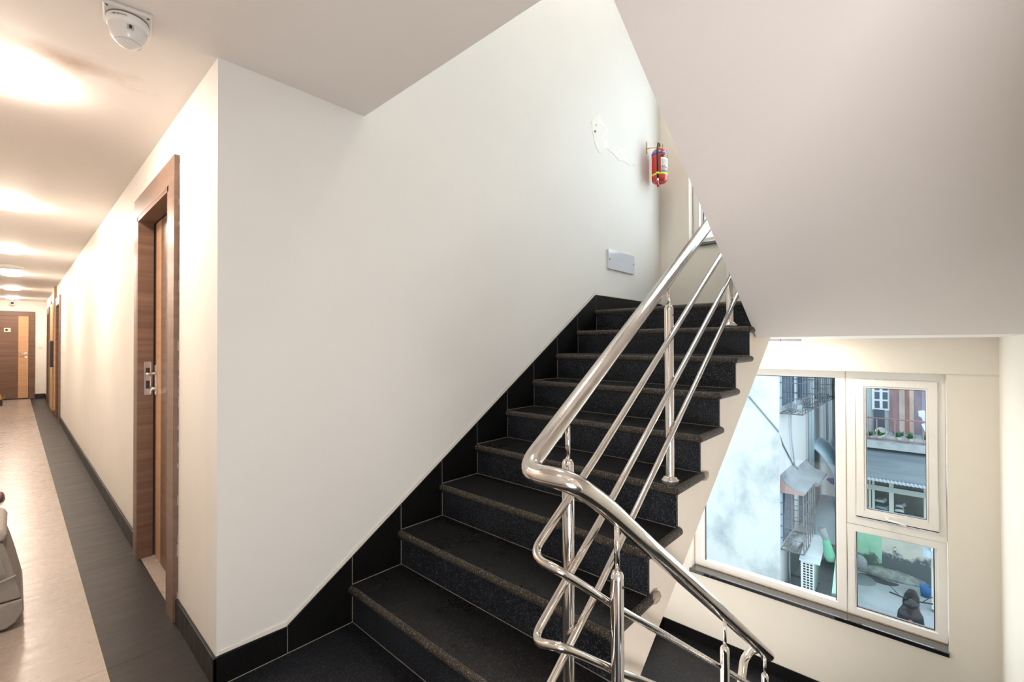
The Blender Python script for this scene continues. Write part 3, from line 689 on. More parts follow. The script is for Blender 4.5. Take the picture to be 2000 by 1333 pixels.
# fire extinguisher
ex, ey, ez = 4.30, 1.945, 2.93
t = thing('fire_extinguisher', (ex, ey, ez), 'red fire extinguisher hung on a wall bracket near the room corner', 'fire extinguisher')
red = M('red_enamel', (.62, .035, .025), .22, coat=.5)
R_ = .076; H_ = .33
g = G().lathe([(0, .012), (.03, .012), (.045, 0), (.062, .004), (R_-.002, .022), (R_, .04), (R_, H_-.045), (R_-.006, H_-.022), (.05, H_-.002), (.028, H_+.008), (.02, H_+.02)], (ex, ey, ez), n=40)
obj('cylinder', g, red, t)
def band(nm, z0, z1, mat, a0=0, a1=2*pi, e=.0008, par=t):
    return obj(nm, G().lathe([(R_, z0), (R_+e, z0), (R_+e, z1), (R_, z1)], (ex, ey, ez), n=32, a0=a0, a1=a1), mat, par)
band('blue_band', H_-.062, H_-.040, M('blue_print', (.05, .19, .62), .4))
band('yellow_band', .062, .080, M('lime_print', (.72, .85, .05), .4))
A0, A1 = radians(214), radians(300)
lb = band('paper_label', .082, H_-.10, M('white_paper', (.80, .79, .77), .5), A0, A1, .0009)
band('black_header', H_-.10, H_-.078, M('black_print', (.02, .02, .02), .4), A0, A1, .001)
band('green_field', H_-.097, H_-.082, M('green_print', (.35, .50, .20), .4), A0+.35, A1-.55, .0013)
pg = M('grey_print', (.45, .45, .44), .6); pk = M('dark_print', (.06, .06, .06), .6)
for z_ in (.205, .196, .187, .178, .169, .160): band('text_line', z_, z_+.0028, pg, A0+.12, A1-.35, .0014, lb)
for z_ in (.130, .092): band('text_line', z_, z_+.005, pk, A0+.12, A1-.45, .0014, lb)
for k in range(3): band('symbol', .140, .152, pk if k < 2 else pg, A0+.15+k*.30, A0+.25+k*.30, .0014, lb)
band('barcode', .100, .128, pk, A1-.5, A1-.38, .0014, lb)
for k in range(7): band('letter', H_-.056, H_-.046, M_white if k < 0 else white_pl, A0+.25+k*.13, A0+.33+k*.13, .0013)
obj('neck_ring', G().lathe([(.03, H_+.004), (.031, H_+.014), (.024, H_+.018)], (ex, ey, ez), n=24), M('yellow_ring', (.75, .62, .08), .4), t)
brass = M('dull_brass', (.45, .36, .22), .35, 1)
v = obj('valve', G().lathe([(.017, H_+.014), (.017, H_+.03), (.022, H_+.032), (.022, H_+.05), (.012, H_+.052), (.012, H_+.06), (0, H_+.06)], (ex, ey, ez), n=18), brass, t)
obj('gauge', G().lathe([(0, -.03), (.014, -.03), (.014, -.018)], (ex+.02, ey, ez+H_+.04), 'Y', n=18), brass, v)
obj('squeeze_lever', G().prism([(ex-.01, ez+H_+.052), (ex+.05, ez+H_+.060), (ex+.052, ez+H_+.066), (ex-.01, ez+H_+.060)], 'Y', ey-.010, ey+.010), red, v, bevel=.001)
obj('carry_handle', G().prism([(ex-.01, ez+H_+.030), (ex+.045, ez+H_+.022), (ex+.046, ez+H_+.027), (ex-.01, ez+H_+.036)], 'Y', ey-.010, ey+.010), brass, v, bevel=.001)
obj('pull_ring', G().tube([(ex-.038+.014*cos(a), ey-.012, ez+H_+.045+.014*sin(a)) for a in [2*pi*k/16 for k in range(16)]], .0016, 6, closed=True), chrome, v)
hx = ex-.086; hy = ey-.018
hose = arc_path([(ex-.015, ey-.008, ez+H_+.042), (ex-.055, ey-.012, ez+H_+.05), (hx, hy, ez+H_-.03), (hx-.006, hy-.004, ez+.18), (hx+.004, hy, ez+.02)], .03, 8)
obj('hose', G().tube(hose, .0095, 14), M('black_rubber', (.015, .015, .015), .3), t)
nz = obj('nozzle', G().tube([(hx+.004, hy, ez+.022), (hx+.004, hy, ez-.005)], .0105, 14), chrome, t)
obj('nozzle_tip', G().tube([(hx+.004, hy, ez-.005), (hx+.004, hy, ez-.02), (hx+.010, hy-.002, ez-.06)], .01, 14, rad=[.008, .0095, .0125]), red, nz)
obj('hose_clip', G().tube([(hx-.004, hy-.0005, ez+.063), (hx-.004, hy-.0005, ez+.080)], .013, 14), M('lime_print_2', (.72, .85, .05), .4), t)
b = obj('bracket', G().box((ex+.0-.055, YM-.004, ez+H_-.02), (ex-.035, YM-.0003, ez+H_+.10)).tube([(ex-.045, YM-.002, ez+H_+.028), (ex-.045, YM-.03, ez+H_+.028), (ex-.02, ey+.01, ez+H_+.026), (ex-.012, ey+.0, ez+H_+.026)], .004, 8), brass, t)

# ------------------------------------------------------------------ things at the left edge of the corridor
fab = M('grey_woven_fabric', (.36, .33, .30), .95, noise=(.32, .295, .27), nscale=70, bump=.4, bscale=220)
pipe_m = M('pale_piping', (.45, .42, .39), .9)
t = thing('lounge_chair', (-.30, 3.32, 0), 'grey fabric chair edge with a stitched band at the left frame edge', 'chair')
def prof(x_off): return [(-.60, .02), (-.03, .012), (.000, .012), (.032, .055), (.030, .125), (.024, .16), (.004, .27), (-.016, .36), (-.034, .43), (-.10, .45), (-.60, .45)]
g = G().prism([(-.60, .02), (-.022, .012), (.008, .03), (.034, .075), (.031, .132), (-.60, .132)], 'Y', 3.17, 3.62); obj('base_band', g, fab, t, bevel=.008)
g = G().prism([(-.60, .136), (.029, .136), (.022, .17), (.004, .265), (-.014, .345), (-.032, .415), (-.60, .415)], 'Y', 3.175, 3.61); bd = obj('seat_body', g, fab, t, bevel=.010)
obj('piping', G().tube([(-.6, 3.172, .215), (-.06, 3.172, .232), (.008, 3.174, .25)], .004, 8), pipe_m, bd)
obj('stitched_tab', G().prism([(-.060, .265), (-.020, .262), (-.036, .335), (-.075, .335)], 'Y', 3.169, 3.176), fab, bd, bevel=.002)
obj('cushion', G().prism([(-.60, .418), (-.05, .418), (-.026, .430), (-.022, .452), (-.034, .478), (-.06, .49), (-.60, .49)], 'Y', 3.17, 3.60), M('pale_grey_cushion', (.46, .43, .40), .9), t, bevel=.012)
t = thing('slipper', (-.11, 5.95, 0), 'tip of a dark maroon slipper on the pale floor at the left edge', 'shoe')
def blob(c, sx, sy, sz, zmin=None, n=3, jag=0, rd=random.Random(1)):
    g = G(); b_ = bmesh.new(); bmesh.ops.create_icosphere(b_, subdivisions=n, radius=1); vv = []
    for v_ in b_.verts:
        k = 1+rd.uniform(-jag, jag); q = Vector((c[0]+v_.co.x*sx*k, c[1]+v_.co.y*sy*k, c[2]+v_.co.z*sz*k))
        if zmin is not None: q.z = max(q.z, zmin)
        vv.append(q)
    g.add(vv, [[v_.index for v_ in f.verts] for f in b_.faces], True); b_.free(); return g
obj('sole', G().lathe([(.0, 0), (.040, 0), (.040, .012), (0, .012)], (0, 0, 0), n=20), blackm, t)
so = t.children[0]; so.location = (0, 0, 0)
for v_ in so.data.vertices: v_.co = Vector((v_.co.x*1.7-.05-ORG[t.name].x*0, v_.co.y*1.0, v_.co.z)) if False else v_.co
bpy.data.objects.remove(so)
g = G().prism([(-.082+.030*cos(a)*1.0, 5.95+.13*sin(a)) for a in [2*pi*k/20 for k in range(20)]], 'Z', 0, .014); obj('sole', g, blackm, t, bevel=.003)
obj('upper', blob((-.083, 5.96, .014), .029, .12, .045, .014), M('dark_maroon_leather', (.10, .02, .045), .4), t)
t = thing('tool_bag', (-.27, 15.3, 0), 'small yellow and dark bag on the floor by the end door', 'bag')
obj('base', G().box((-.36, 15.2, 0), (-.185, 15.5, .13)), M('dark_base', (.05, .035, .03), .6), t, bevel=.015)
obj('top_cover', G().prism([(-.36, .13), (-.192, .13), (-.205, .20), (-.235, .27), (-.36, .27)], 'Y', 15.22, 15.48), M('yellow_cover', (.65, .42, .06), .5), t, bevel=.01)
obj('hand_loop', G().tube([(-.195, 15.22, .15), (-.165, 15.22, .17), (-.155, 15.22, .20), (-.175, 15.22, .21)], .006, 8), M('grey_loop', (.35, .36, .3), .6), t)

# ------------------------------------------------------------------ outside, seen through the lower window
GZ = -4.56
asphalt = stained('grey_street_concrete', (.42, .46, .50), (.31, .345, .38), 1.4, .45, .70)
struct('ground', G().box((4.9, -14, GZ-.2), (40, 14, GZ)), asphalt)
# stained neighbouring building, its corner towards us
AX, AY = 12.0, 2.56
wpaint = stained('weathered_white_paint', (.60, .62, .60), (.30, .345, .36), 1.0, .48, .72, (1, 1, .8))
wpaint2 = stained('weathered_side_paint', (.58, .60, .60), (.40, .42, .43), 1.1, .56, .80, (1, 1, .5))
bA = thing('apartment_building', (14, 6, GZ), 'stained white building with caged windows seen through the left window pane', 'building')
obj('front_wall', G().box((AX, AY, GZ), (AX+.2, AY+7, 6)), wpaint, bA)
obj('side_wall', G().box((AX+.001, AY-.001, GZ), (30, AY+.2, 6)), wpaint2, bA)
pipe_b = M('pale_blue_pipe', (.42, .52, .58), .5); cage_m = M('rusty_grille_bars', (.13, .15, .17), .6); frame_b = M('blue_grey_window', (.36, .47, .56), .4)
pane_b = M('dark_blue_pane', (.06, .09, .14), .15); slab_m = stained('concrete_hood', (.26, .31, .34), (.13, .16, .19), 3, .45, .65); hood_e = M('reddish_hood_edge', (.30, .20, .19), .8)
YO = 2.10
def hood_window(x0, x1, z0, z1, hood=True, cage=True):
    o = obj('window', G().box((x0+.05, AY-.03, z0+.1), (x1-.05, AY+.01, z1)), frame_b, bA)
    n = 4; wd = (x1-x0-.1)/n
    for k in range(n): obj('pane', G().box((x0+.05+wd*k+.04, AY-.04, z0+.16), (x0+.05+wd*(k+1)-.04, AY-.028, z1-.06)), pane_b, o)
    if cage:
        cg = None; g = G(); r = .010
        yo = YO
        xs_ = [x0+(x1-x0)*k/5 for k in range(6)]; ys_ = [AY-(AY-yo)*k/4 for k in range(5)]
        zz = [z0+(z1-z0)*k/5 for k in range(6)]
        for x in xs_: g.tube([(x, yo, z1), (x, yo, z0), (x, AY, z0)], r, 4)
        for yv in ys_[:-1]:
            g.tube([(x0, yv, z0), (x1, yv, z0)], r, 4)
            if yv != AY and ys_.index(yv) % 2 == 0: g.tube([(x0, yv, z0), (x0, yv, z1)], r, 4)
        for z_ in zz:
            g.tube([(x0, AY, z_), (x0, yo, z_), (x1, yo, z_), (x1, AY, z_)], r if z_ > z0 else .016, 4)
        for k in range(3):     # scrolls
            for cc in ((x0, AY-.23, z0+.16+.0*k),):
                g.tube([(cc[0]-.002, cc[1]+(.05+.03*k)*cos(a), cc[2]+(.05+.03*k)*sin(a)) for a in [2*pi*j/14 for j in range(14)]], .007, 4, closed=True)
        cg = obj('window_cage', g, cage_m, bA, kind='stuff')
        obj('belongings', blob(((x0+x1)/2-.1, (AY+yo)/2, z0+.1), (x1-x0)*.3, .12, .05, z0+.012, 2, .35), M('pale_clutter', (.30, .36, .40), .8), cg)
    if hood:
        pr = [(AY, z1+.38), (AY-.10, z1+.22), (AY-.22, z1+.13), (YO-.02, z1+.07), (YO-.02, z1+.0), (AY, z1-.02)]
        obj('window_hood', G().prism(pr, 'X', x0, x1), slab_m, bA)
        obj('hood_edge', G().prism([(a, b-.03) for a, b in pr[:4]]+[(YO-.018, z1-.01), (AY, z1-.03)], 'X', x0-.02, x0-.001), hood_e, bA)
hood_window(12.08, 13.45, -3.45, -2.10)
hood_window(13.85, 15.2, -3.6, -2.30, cage=False)
hood_window(12.08, 13.55, -.28, 1.5, hood=False)
hood_window(13.8, 15.4, -.30, 1.5, hood=False)
hood_window(15.8, 17.2, -.30, 1.5, hood=False)
# curved blue awning
pr = []
for k in range(9):
    a = radians(80-70*k/8); pr.append((AY-.62*(1-sin(a))*1.0-.62*cos(a)*.55, -2.02+.45*sin(a)-.25*(k/8)))
top_ = [(AY-.0-.60*(k/8), -1.63-.72*(k/8)**1.8) for k in range(9)]
obj('curved_awning', G().prism(top_+[(a, b-.03) for a, b in top_[::-1]], 'X', 15.6, 17.4), M('light_blue_awning', (.42, .58, .66), .5), bA)
obj('grey_shutter', G().box((15.7, AY-.62, -2.95), (17.3, AY-.58, -2.4)), M('blue_grey_sheet', (.38, .46, .56), .6), bA)
for x_, r_, z0_ in ((15.45, .06, -2.2), (15.15, .035, -2.0), (18.2, .045, -2.5), (19.6, .045, -2.5)): obj('drain_pipe', G().tube([(x_, AY-.09, z0_), (x_, AY-.09, 2)], r_, 10), pipe_b, bA)
obj('drain_pipe', G().tube([(13.0, AY-.05, -.3), (13.05, AY-.05, -1.0), (13.5, AY-.05, -2.0)], .018, 8), pipe_b, bA)
obj('drain_pipe', G().tube([(12.75, AY-.05, -3.5), (12.70, AY-.05, -4.1), (12.8, AY-.05, GZ)], .02, 8), pipe_b, bA)
# cable along the wall
t = tag(obj('cable', G().tube([at(1462, 775, 'X', AX-.02), at(1519, 842, 'X', AX-.02), at(1530, 870, 'Y', AY-.02), at(1548, 905, 'Y', AY-.02), at(1560, 918, 'Y', AY-.02)], .016, 6), M('dark_cable', (.16, .19, .20), .6)), 'dark cable slanting across the stained white building wall', 'cable')
# outdoor air conditioner
ax0 = 12.30; ayr = 1.62
q0 = at(1567, 1150, 'X', ax0); q1 = at(1588, 1102, 'X', ax0)
t = thing('air_conditioner', (ax0+.4, (q0.y+q1.y)/2, q0.z), 'white outdoor air conditioner unit with a dark grille below the caged window', 'air conditioner')
yl, yr_ = q0.y, q1.y-.02; zb, zt_ = q0.z-.02, q1.z+.02
obj('case', G().box((ax0, yr_, zb), (ax0+.85, yl+.03, zt_)), M('ac_white', (.68, .72, .72), .5), t, bevel=.01)
for r_ in range(10):
    for c_ in range(3):
        wd = (yl-yr_-.03)/3; hh = (zt_-zb-.08)/10
        obj('louvre_slot', G().box((ax0-.004, yr_+.02+wd*c_+.012, zb+.04+hh*r_+.012), (ax0+.01, yr_+.02+wd*(c_+1)-.012, zb+.04+hh*(r_+1)-.012)), blackm, t)
obj('cover_sheet', G().prism([(ax0-.05, zt_+.03), (ax0+.5, zt_+.22), (ax0+1.0, zt_+.30), (ax0+1.0, zt_+.27), (ax0+.5, zt_+.19), (ax0-.05, zt_)], 'Y', yr_-.12, yl+.05), M('clear_plastic_sheet', (.55, .64, .68), .25), t)
obj('bracket', G().box((ax0+.1, yr_, zb-.04), (ax0+.14, AY, zb)).box((ax0+.6, yr_, zb-.04), (ax0+.64, AY, zb)), cage_m, t)
# corrugated roofs low in the alley
def corrugated(name, x0, x1, y0, y1, za, zb_, mat, pitch=.09, amp=.014, along='X', label=None, cat=None):
    """ridges run along y, profile along x"""
    g = G(); n = int((x1-x0)/pitch*4) if along == 'X' else int((y1-y0)/pitch*4); vs_ = []; fs = []
    for k in range(n+1):
        s_ = k/n; w_ = amp*sin(2*pi*k/4)
        if along == 'X':
            x = x0+(x1-x0)*s_; z_ = za+(zb_-za)*s_+w_; vs_ += [(x, y0, z_), (x, y1, z_)]
        else:
            y_ = y0+(y1-y0)*s_; vs_ += [(x0, y_, za+w_), (x1, y_, zb_+w_)]
        if k: fs.append((2*k-2, 2*k-1, 2*k+1, 2*k))
    g.add(vs_, fs, True); o = obj(name, g, mat, solid=.006)
    if label: tag(o, label, cat)
    return o
corrugated('tin_roof', 14.2, 17.2, 1.74, 2.5, at(1610, 1060, 'X', 14.2).z, at(1615, 968, 'X', 17.2).z, M('pale_blue_tin', (.64, .82, .94), .4, .0, noise=(.50, .70, .84), nscale=3), .20, .045, 'X', 'pale blue corrugated tin roof low in the alley', 'roof')
tag(obj('tarpaulin', blob((17.5, 1.95, -3.0), .25, .40, .12, None, 3, .2), M('bright_blue_tarp', (.02, .10, .60), .4)), 'bright blue tarpaulin heap behind the tin roof', 'tarpaulin')
t = thing('alley_shed', (18.6, 1.6, GZ), 'grey shed closing the alley behind the tin roof', 'shed')
obj('wall', G().box((20.2, -3, GZ), (20.4, 2.5, 3.5)), M('grey_blue_render', (.52, .60, .66), .8, noise=(.42, .49, .55), nscale=1.5), t)
obj('roof', G().prism([(18.6, -2.5), (20.2, -1.9), (20.2, -1.85), (18.6, -2.45)], 'Y', -1, 2.4), M('grey_roof', (.40, .44, .47), .7), t)
# green net bundle hanging at the alley mouth
p0, p1_, p2 = at(1604, 1032, 'X', 12.6), at(1612, 1050, 'X', 12.6), at(1620, 1086, 'X', 12.6)
t = thing('net_bundle', tuple(p2), 'green net bundle tied to a pipe end beyond the left window pane', 'net')
obj('pipe_elbow', G().tube([p0, p1_, p1_+Vector((0, -.02, -.06))], .075, 14, rad=[.085, .075, .06]), M('grey_elbow', (.16, .20, .22), .5), t)
obj('netting', G().tube([p1_, p1_+(p2-p1_)*.4, p2, p2+Vector((0, -.02, -.12))], .1, 14, rad=[.06, .085, .11, .07]), M('green_netting', (.08, .42, .26), .8, noise=(.04, .28, .18), nscale=40), t)
# green wall running along the alley, and the stained street wall opposite
HX = 15.0
green = stained('mint_green_paint', (.36, .62, .46), (.27, .50, .38), 2, .45, .7, low=(-3.7, GZ, (.11, .15, .14)))
obj_alley = thing('alley_wall', (13.5, 1.6, GZ), 'mint green low wall sloping down along the alley', 'wall')
obj('green_panel', G().prism([(14.99, -2.3), (13.2, -2.9), (11.95, -4.08), (11.95, GZ), (14.99, GZ)], 'Y', 1.50, 1.57), green, obj_alley)
beige = stained('beige_weathered_paint', (.62, .60, .54), (.50, .48, .44), 2.6, .5, .7, low=(-3.45, GZ, (.12, .14, .15)))
sw = thing('street_wall', (HX, .5, GZ), 'weathered street wall, mint green at left and beige at right', 'wall')
yg = at(1722, 1050, 'X', HX).y
obj('green_part', G().box((HX, yg, GZ), (HX+.2, 1.62, -3.30)), green, sw)
obj('beige_part', G().box((HX+.001, -3, GZ), (HX+.2, yg, -3.30)), beige, sw)
obj('tap', G().tube([(HX-.01, yg-.26, -3.80), (HX-.09, yg-.26, -3.81), (HX-.09, yg-.26, -3.89)], .02, 8), chrome, sw)
obj('kerb_heap', blob((HX-.02, .75, GZ), .28, .75, .20, GZ, 3, .10), stained('damp_mortar', (.33, .35, .33), (.16, .19, .19), 4, .4, .6), sw)
tag(obj('drain_puddle', G().prism([(14.55+.16*cos(a)+.04*sin(3*a), 1.0+.45*sin(a)) for a in [2*pi*k/22 for k in range(22)]], 'Z', GZ, GZ+.004), M('wet_dark_concrete', (.07, .08, .09), .3)), 'dark wet patch on the street at the foot of the wall', 'puddle')
t = thing('wire_basket', (14.85, 1.36, GZ), 'round pale lid leaning against the green wall', 'lid')
obj('disc', G().lathe([(0, -.02), (.17, -.015), (.19, 0), (.17, .0), (0, 0)], (HX-.14, 1.37, GZ+.22), 'X', n=24), M('pale_lattice', (.45, .50, .53), .6, noise=(.25, .30, .34), nscale=30), t)
t.name = 'round_lid'
tag(obj('manhole_cover', G().lathe([(0, 0), (0, .015), (.33, .015), (.36, 0)], (14.3, 1.33, GZ), n=26), M('iron_cover', (.20, .22, .24), .6)), 'round iron manhole cover on the street below the green wall', 'manhole')
t = thing('street_pillar', (14.2, -.13, GZ), 'pale narrow concrete pillar standing at the right of the street', 'pillar')
pA = at(1819, 1100, 'X', 13.6); pB = at(1830, 1100, 'X', 13.6)
obj('shaft', G().box((13.6, pB.y-.1, GZ), (13.75, pA.y, -3.0)), stained('pale_pillar', (.62, .62, .55), (.35, .36, .32), 3, .5, .7, low=(-4.4, GZ, (.16, .18, .16))), t)
tag(corrugated('tin_canopy', 13.3, 14.4, -.6, at(1802, 1080, 'X', 13.6).y, -3.28, -3.12, M('blue_grey_tin', (.36, .44, .52), .5), .10, .012, 'Y'), 'small blue grey tin canopy at the top right of the street', 'canopy')
bq = at(1808, 1160, 'X', 14.35)
t = thing('bucket', (14.35, bq.y, GZ), 'blue plastic bucket on the street behind the scooter', 'bucket')
bp_ = M('blue_plastic', (.07, .22, .50), .35)
bz = GZ; bs = .68
obj('tub', G().lathe([(0, .01), (.12*bs, .01), (.13*bs, .0), (.165*bs, .34*bs), (.175*bs, .36*bs), (.16*bs, .36*bs), (.12*bs, .03)], (14.35, bq.y, bz), n=26), bp_, t)
obj('handle', G().tube([(14.35, bq.y-.17*bs*cos(a), bz+.35*bs-.08*sin(a)) for a in [pi*k/10 for k in range(11)]], .006, 6), chrome, t)
# scooter parked facing the building
scx, scy = 11.9, at(1779, 1180, 'X', 11.9).y
t = thing('scooter', (scx, scy, GZ), 'black scooter with red lower fairing parked on the street', 'scooter')
blk = M('gloss_black', (.006, .006, .009), .22); redp = M('dull_red_fairing', (.32, .05, .055), .4)
def sc(g): g.X = Matrix.Translation((scx, scy, GZ)) @ Matrix.Scale(.88, 4); return g
def wheel(x):
    o = obj('wheel', sc(G()).tube([(x+.20*cos(a), 0, .25+.20*sin(a)) for a in [2*pi*k/24 for k in range(24)]], .05, 10, closed=True), blackm, t)
    obj('rim', sc(G()).lathe([(0, -.03), (.15, -.025), (.15, .025), (0, .03)], (x, 0, .25), 'Y', n=20), grey_pl, o)
wheel(-.42); wheel(.80)
def loft(rings, mat, name, par=None):
    g = G(); n = 16; vs_ = []; fs = []
    for (x, z_, wy, hz) in rings:
        for k in range(n):
            a = 2*pi*k/n; vs_.append((x+hz[0]*sin(a), wy*cos(a), z_+hz[1]*sin(a)))
    for i in range(len(rings)-1):
        for k in range(n): fs.append((i*n+k, i*n+(k+1) % n, (i+1)*n+(k+1) % n, (i+1)*n+k))
    fs += [list(range(n))[::-1], [(len(rings)-1)*n+k for k in range(n)]]
    g = sc(g); g.add(vs_, fs, True); return obj(name, g, mat, par or t)
ap = loft([(-.26, .98, .05, (.03, .01)), (-.27, .93, .14, (.06, .02)), (-.29, .80, .21, (.08, .03)), (-.30, .62, .23, (.09, .03)), (-.27, .45, .20, (.08, .03)), (-.22, .33, .12, (.06, .02))], blk, 'apron')
loft([(-.38, .70, .02, (.02, .01)), (-.40, .60, .09, (.03, .01)), (-.41, .48, .15, (.04, .02)), (-.42, .38, .17, (.06, .02)), (-.45, .33, .10, (.12, .02))], redp, 'front_fender')
hl = loft([(-.22, 1.10, .04, (.05, .01)), (-.25, 1.05, .13, (.11, .02)), (-.26, .98, .14, (.12, .03)), (-.24, .93, .08, (.08, .02))], blk, 'headlamp_cowl')
obj('headlamp', sc(blob((-.375, 0, 1.08), .055, .10, .06)), M('lamp_glass_glint', (.70, .76, .90), .1), hl)  # bluish-white lens also stands in for the sky's glint on the cowl
hb = obj('handlebar', sc(G()).tube([(-.10, -.36, 1.06), (-.16, -.14, 1.05), (-.16, .14, 1.05), (-.10, .36, 1.06)], .016, 10), blackm, t)
for s_ in (-1, 1):
    obj('mirror_stem', sc(G()).tube([(-.14, s_*.20, 1.06), (-.14, s_*.30, 1.18), (-.14, s_*.36, 1.22)], .007, 6), blackm, hb)
    obj('mirror', sc(blob((-.14, s_*.40, 1.25), .02, .065, .045)), chrome, hb)
    obj('indicator', sc(blob((-.39, s_*.15, .78), .02, .035, .02)), M('clear_lens', (.8, .8, .85), .1), ap)
obj('footboard', sc(G()).box((-.20, -.16, .26), (.28, .16, .32)), blackm, t, bevel=.02)
loft([(.22, .40, .10, (.02, .12)), (.35, .46, .15, (.03, .18)), (.65, .55, .15, (.02, .16)), (.98, .64, .07, (.02, .08))], redp, 'rear_body')
loft([(.22, .70, .10, (.01, .04)), (.35, .74, .14, (.01, .06)), (.70, .77, .14, (.01, .06)), (.95, .79, .08, (.01, .04))], blackm, 'seat')

# opposite house with balcony
BX = 15.9
hs = thing('balcony_house', (17, 0, GZ), 'old house with a balcony and sheet roof across the street', 'house')
zsl = at(1750, 866, 'X', BX).z
obj('balcony_slab', G().box((BX, -4, zsl-.20), (BX+1.3, 1.9, zsl)), stained('grey_concrete_edge', (.42, .46, .47), (.30, .33, .35), 3, .45, .65), hs)
wallb = stained('pale_blue_grey_render', (.42, .48, .50), (.28, .32, .36), 1.8, .45, .7)
obj('upper_wall', G().box((BX+1.3, -4, zsl-.3), (BX+1.5, 2.2, 3)), wallb, hs)
obj('party_wall', G().box((BX+.2, 1.9, GZ), (BX+1.6, 2.0, 3)), wallb, hs)
# white window of small panes
wx = BX+1.27
wa, wb = at(1705, 740, 'X', wx), at(1737, 801, 'X', wx)
ww = obj('window', G().box((wx, wb.y-.03, wb.z-.03), (wx+.05, wa.y+.03, wa.z+.5)), M('white_window_frame', (.66, .70, .72), .5), hs)
for i_ in range(2):
    for j_ in range(7):
        wdt = (wa.y-wb.y)/2; hh = .262
        obj('pane', G().box((wx-.006, wb.y+wdt*i_+.035, wb.z+hh*j_+.03), (wx+.01, wb.y+wdt*(i_+1)-.035, wb.z+hh*(j_+1)-.02)), pane_b, ww)
# rusty sheet panels
for k, (pa, pb_, cc) in enumerate(((1738, 1756, (.23, .15, .16)), (1756.5, 1768, (.40, .33, .30)), (1768.5, 1776, (.24, .13, .12)), (1776.5, 1786, (.40, .31, .27)), (1786.5, 1800, (.21, .17, .21)), (1800.5, 1822, (.26, .25, .33)))):
    a_, b_ = at(pa, 850, 'X', wx-.03), at(pb_, 845, 'X', wx-.03)
    obj('rusty_sheet', G().box((wx-.03+.004*(k % 2), b_.y, zsl+.12), (wx, a_.y, 3)), stained('rust_sheet_%d' % k, cc, tuple(c*1.45 for c in cc), 2.5, .42, .62, (1, 1, .35)), hs)
dk = at(1707, 850, 'X', wx-.04); dk2 = at(1728, 850, 'X', wx-.04)
obj('dark_doorway', G().box((wx-.04, dk2.y, zsl+.0), (wx, dk.y, zsl+.72)), M('dark_opening', (.08, .10, .13), .8), hs)
# balcony railing
rb = obj('balcony_railing', G().tube([(BX+.06, -3.9, zsl+.62), (BX+.06, 1.85, zsl+.62)], .02, 6).tube([(BX+.06, -3.9, zsl+.06), (BX+.06, 1.85, zsl+.06)], .018, 6), M('rusty_pink_rail', (.36, .23, .23), .7), hs)
g0 = None
for k in range(30):
    y_ = 1.8-k*.19
    if g0 is None:
        g0 = obj('baluster', G().box((BX+.05, y_-.011, zsl+.06), (BX+.07, y_+.011, zsl+.62)), rb.data.materials[0], rb); yy0 = y_
    else:
        o = g0.copy(); C.objects.link(o); o.location = (0, y_-yy0, 0)
# sloping roof below the balcony
roofm = stained('dark_sheet_roof', (.20, .245, .275), (.14, .18, .21), 2.2, .4, .65, (1, .25, 1))
EZ = at(1750, 944, 'X', 14.45).z
obj('sheet_roof', G().prism([(BX+.3, zsl-.22), (14.55, EZ+.03), (14.55, EZ), (BX+.3, zsl-.28)], 'Y', -4, 1.72), roofm, hs)
g = G(); n = 300; vs_ = []; fs = []
for k in range(n+1):
    y_ = 1.72-5.5*k/n; z_ = EZ+.012*sin(2*pi*k/4); vs_ += [(14.40, y_, z_-.02), (14.75, y_, z_+.055)]
    if k: fs.append((2*k-2, 2*k-1, 2*k+1, 2*k))
g.add(vs_, fs, True); obj('corrugated_eave', g, M('grey_blue_tin', (.33, .38, .42), .5), hs, solid=.006)
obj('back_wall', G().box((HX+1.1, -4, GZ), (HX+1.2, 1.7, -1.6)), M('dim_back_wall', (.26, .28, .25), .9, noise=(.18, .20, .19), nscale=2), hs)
for px_ in (1699, 1706, 1741, 1809):
    q = at(px_, 980, 'X', HX+.02); obj('post', G().box((HX, q.y-.045 if px_ > 1706 else q.y-.025, -3.30), (HX+.1, q.y+.045 if px_ > 1706 else q.y+.025, EZ-.05)), M('pale_post', (.50, .52, .48), .8), hs)
obj('beam', G().box((HX-.01, -4, -2.44), (HX+.12, 1.7, -2.31)), M('pale_beam', (.42, .45, .42), .8), hs)
obj('shelf', G().box((HX+.2, -.9, -3.14), (HX+.8, 1.5, -3.11)), M('grey_board', (.30, .34, .36), .7), hs)
rd = random.Random(9)
stk_cols = [(.42, .50, .54), (.30, .42, .48), (.50, .54, .50), (.22, .32, .40), (.55, .58, .58)]
for k, (pxa, pxb, pz) in enumerate(((1708, 1738, -3.10), (1710, 1736, -2.99), (1709, 1730, -2.82), (1748, 1768, -3.10), (1746, 1766, -2.98), (1750, 1767, -2.86), (1770, 1786, -3.10))):
    a_, b_ = at(pxa, 980, 'X', HX+.35), at(pxb, 980, 'X', HX+.35)
    g = G(); g.X = Matrix.Translation((HX+.45, (a_.y+b_.y)/2, pz)) @ Matrix.Rotation(rd.uniform(-.2, .2), 4, 'Z') @ Matrix.Rotation(rd.uniform(-.05, .05), 4, 'X')
    L_ = a_.y-b_.y
    g.prism([(-L_/2, 0), (L_/2, 0), (L_/2-.02, .055), (-L_/2+.03, .08)], 'X', -.15, .15)
    o = obj('bundle', g, M('stored_%d' % k, stk_cols[k % 5], .6), bevel=.012)
    tag(o, ['pale bundle lowest left behind the pale posts', 'grey blue bundle second in the left stack behind the posts', 'white bundle topmost in the left stack behind the posts', 'dark blue bundle lowest right of the middle post', 'white bundle in the middle right of the post',
            'grey bundle topmost right of the middle post', 'large pale sack at the right of the stored bundles'][k], 'bundle', 'stored bundles across the street')
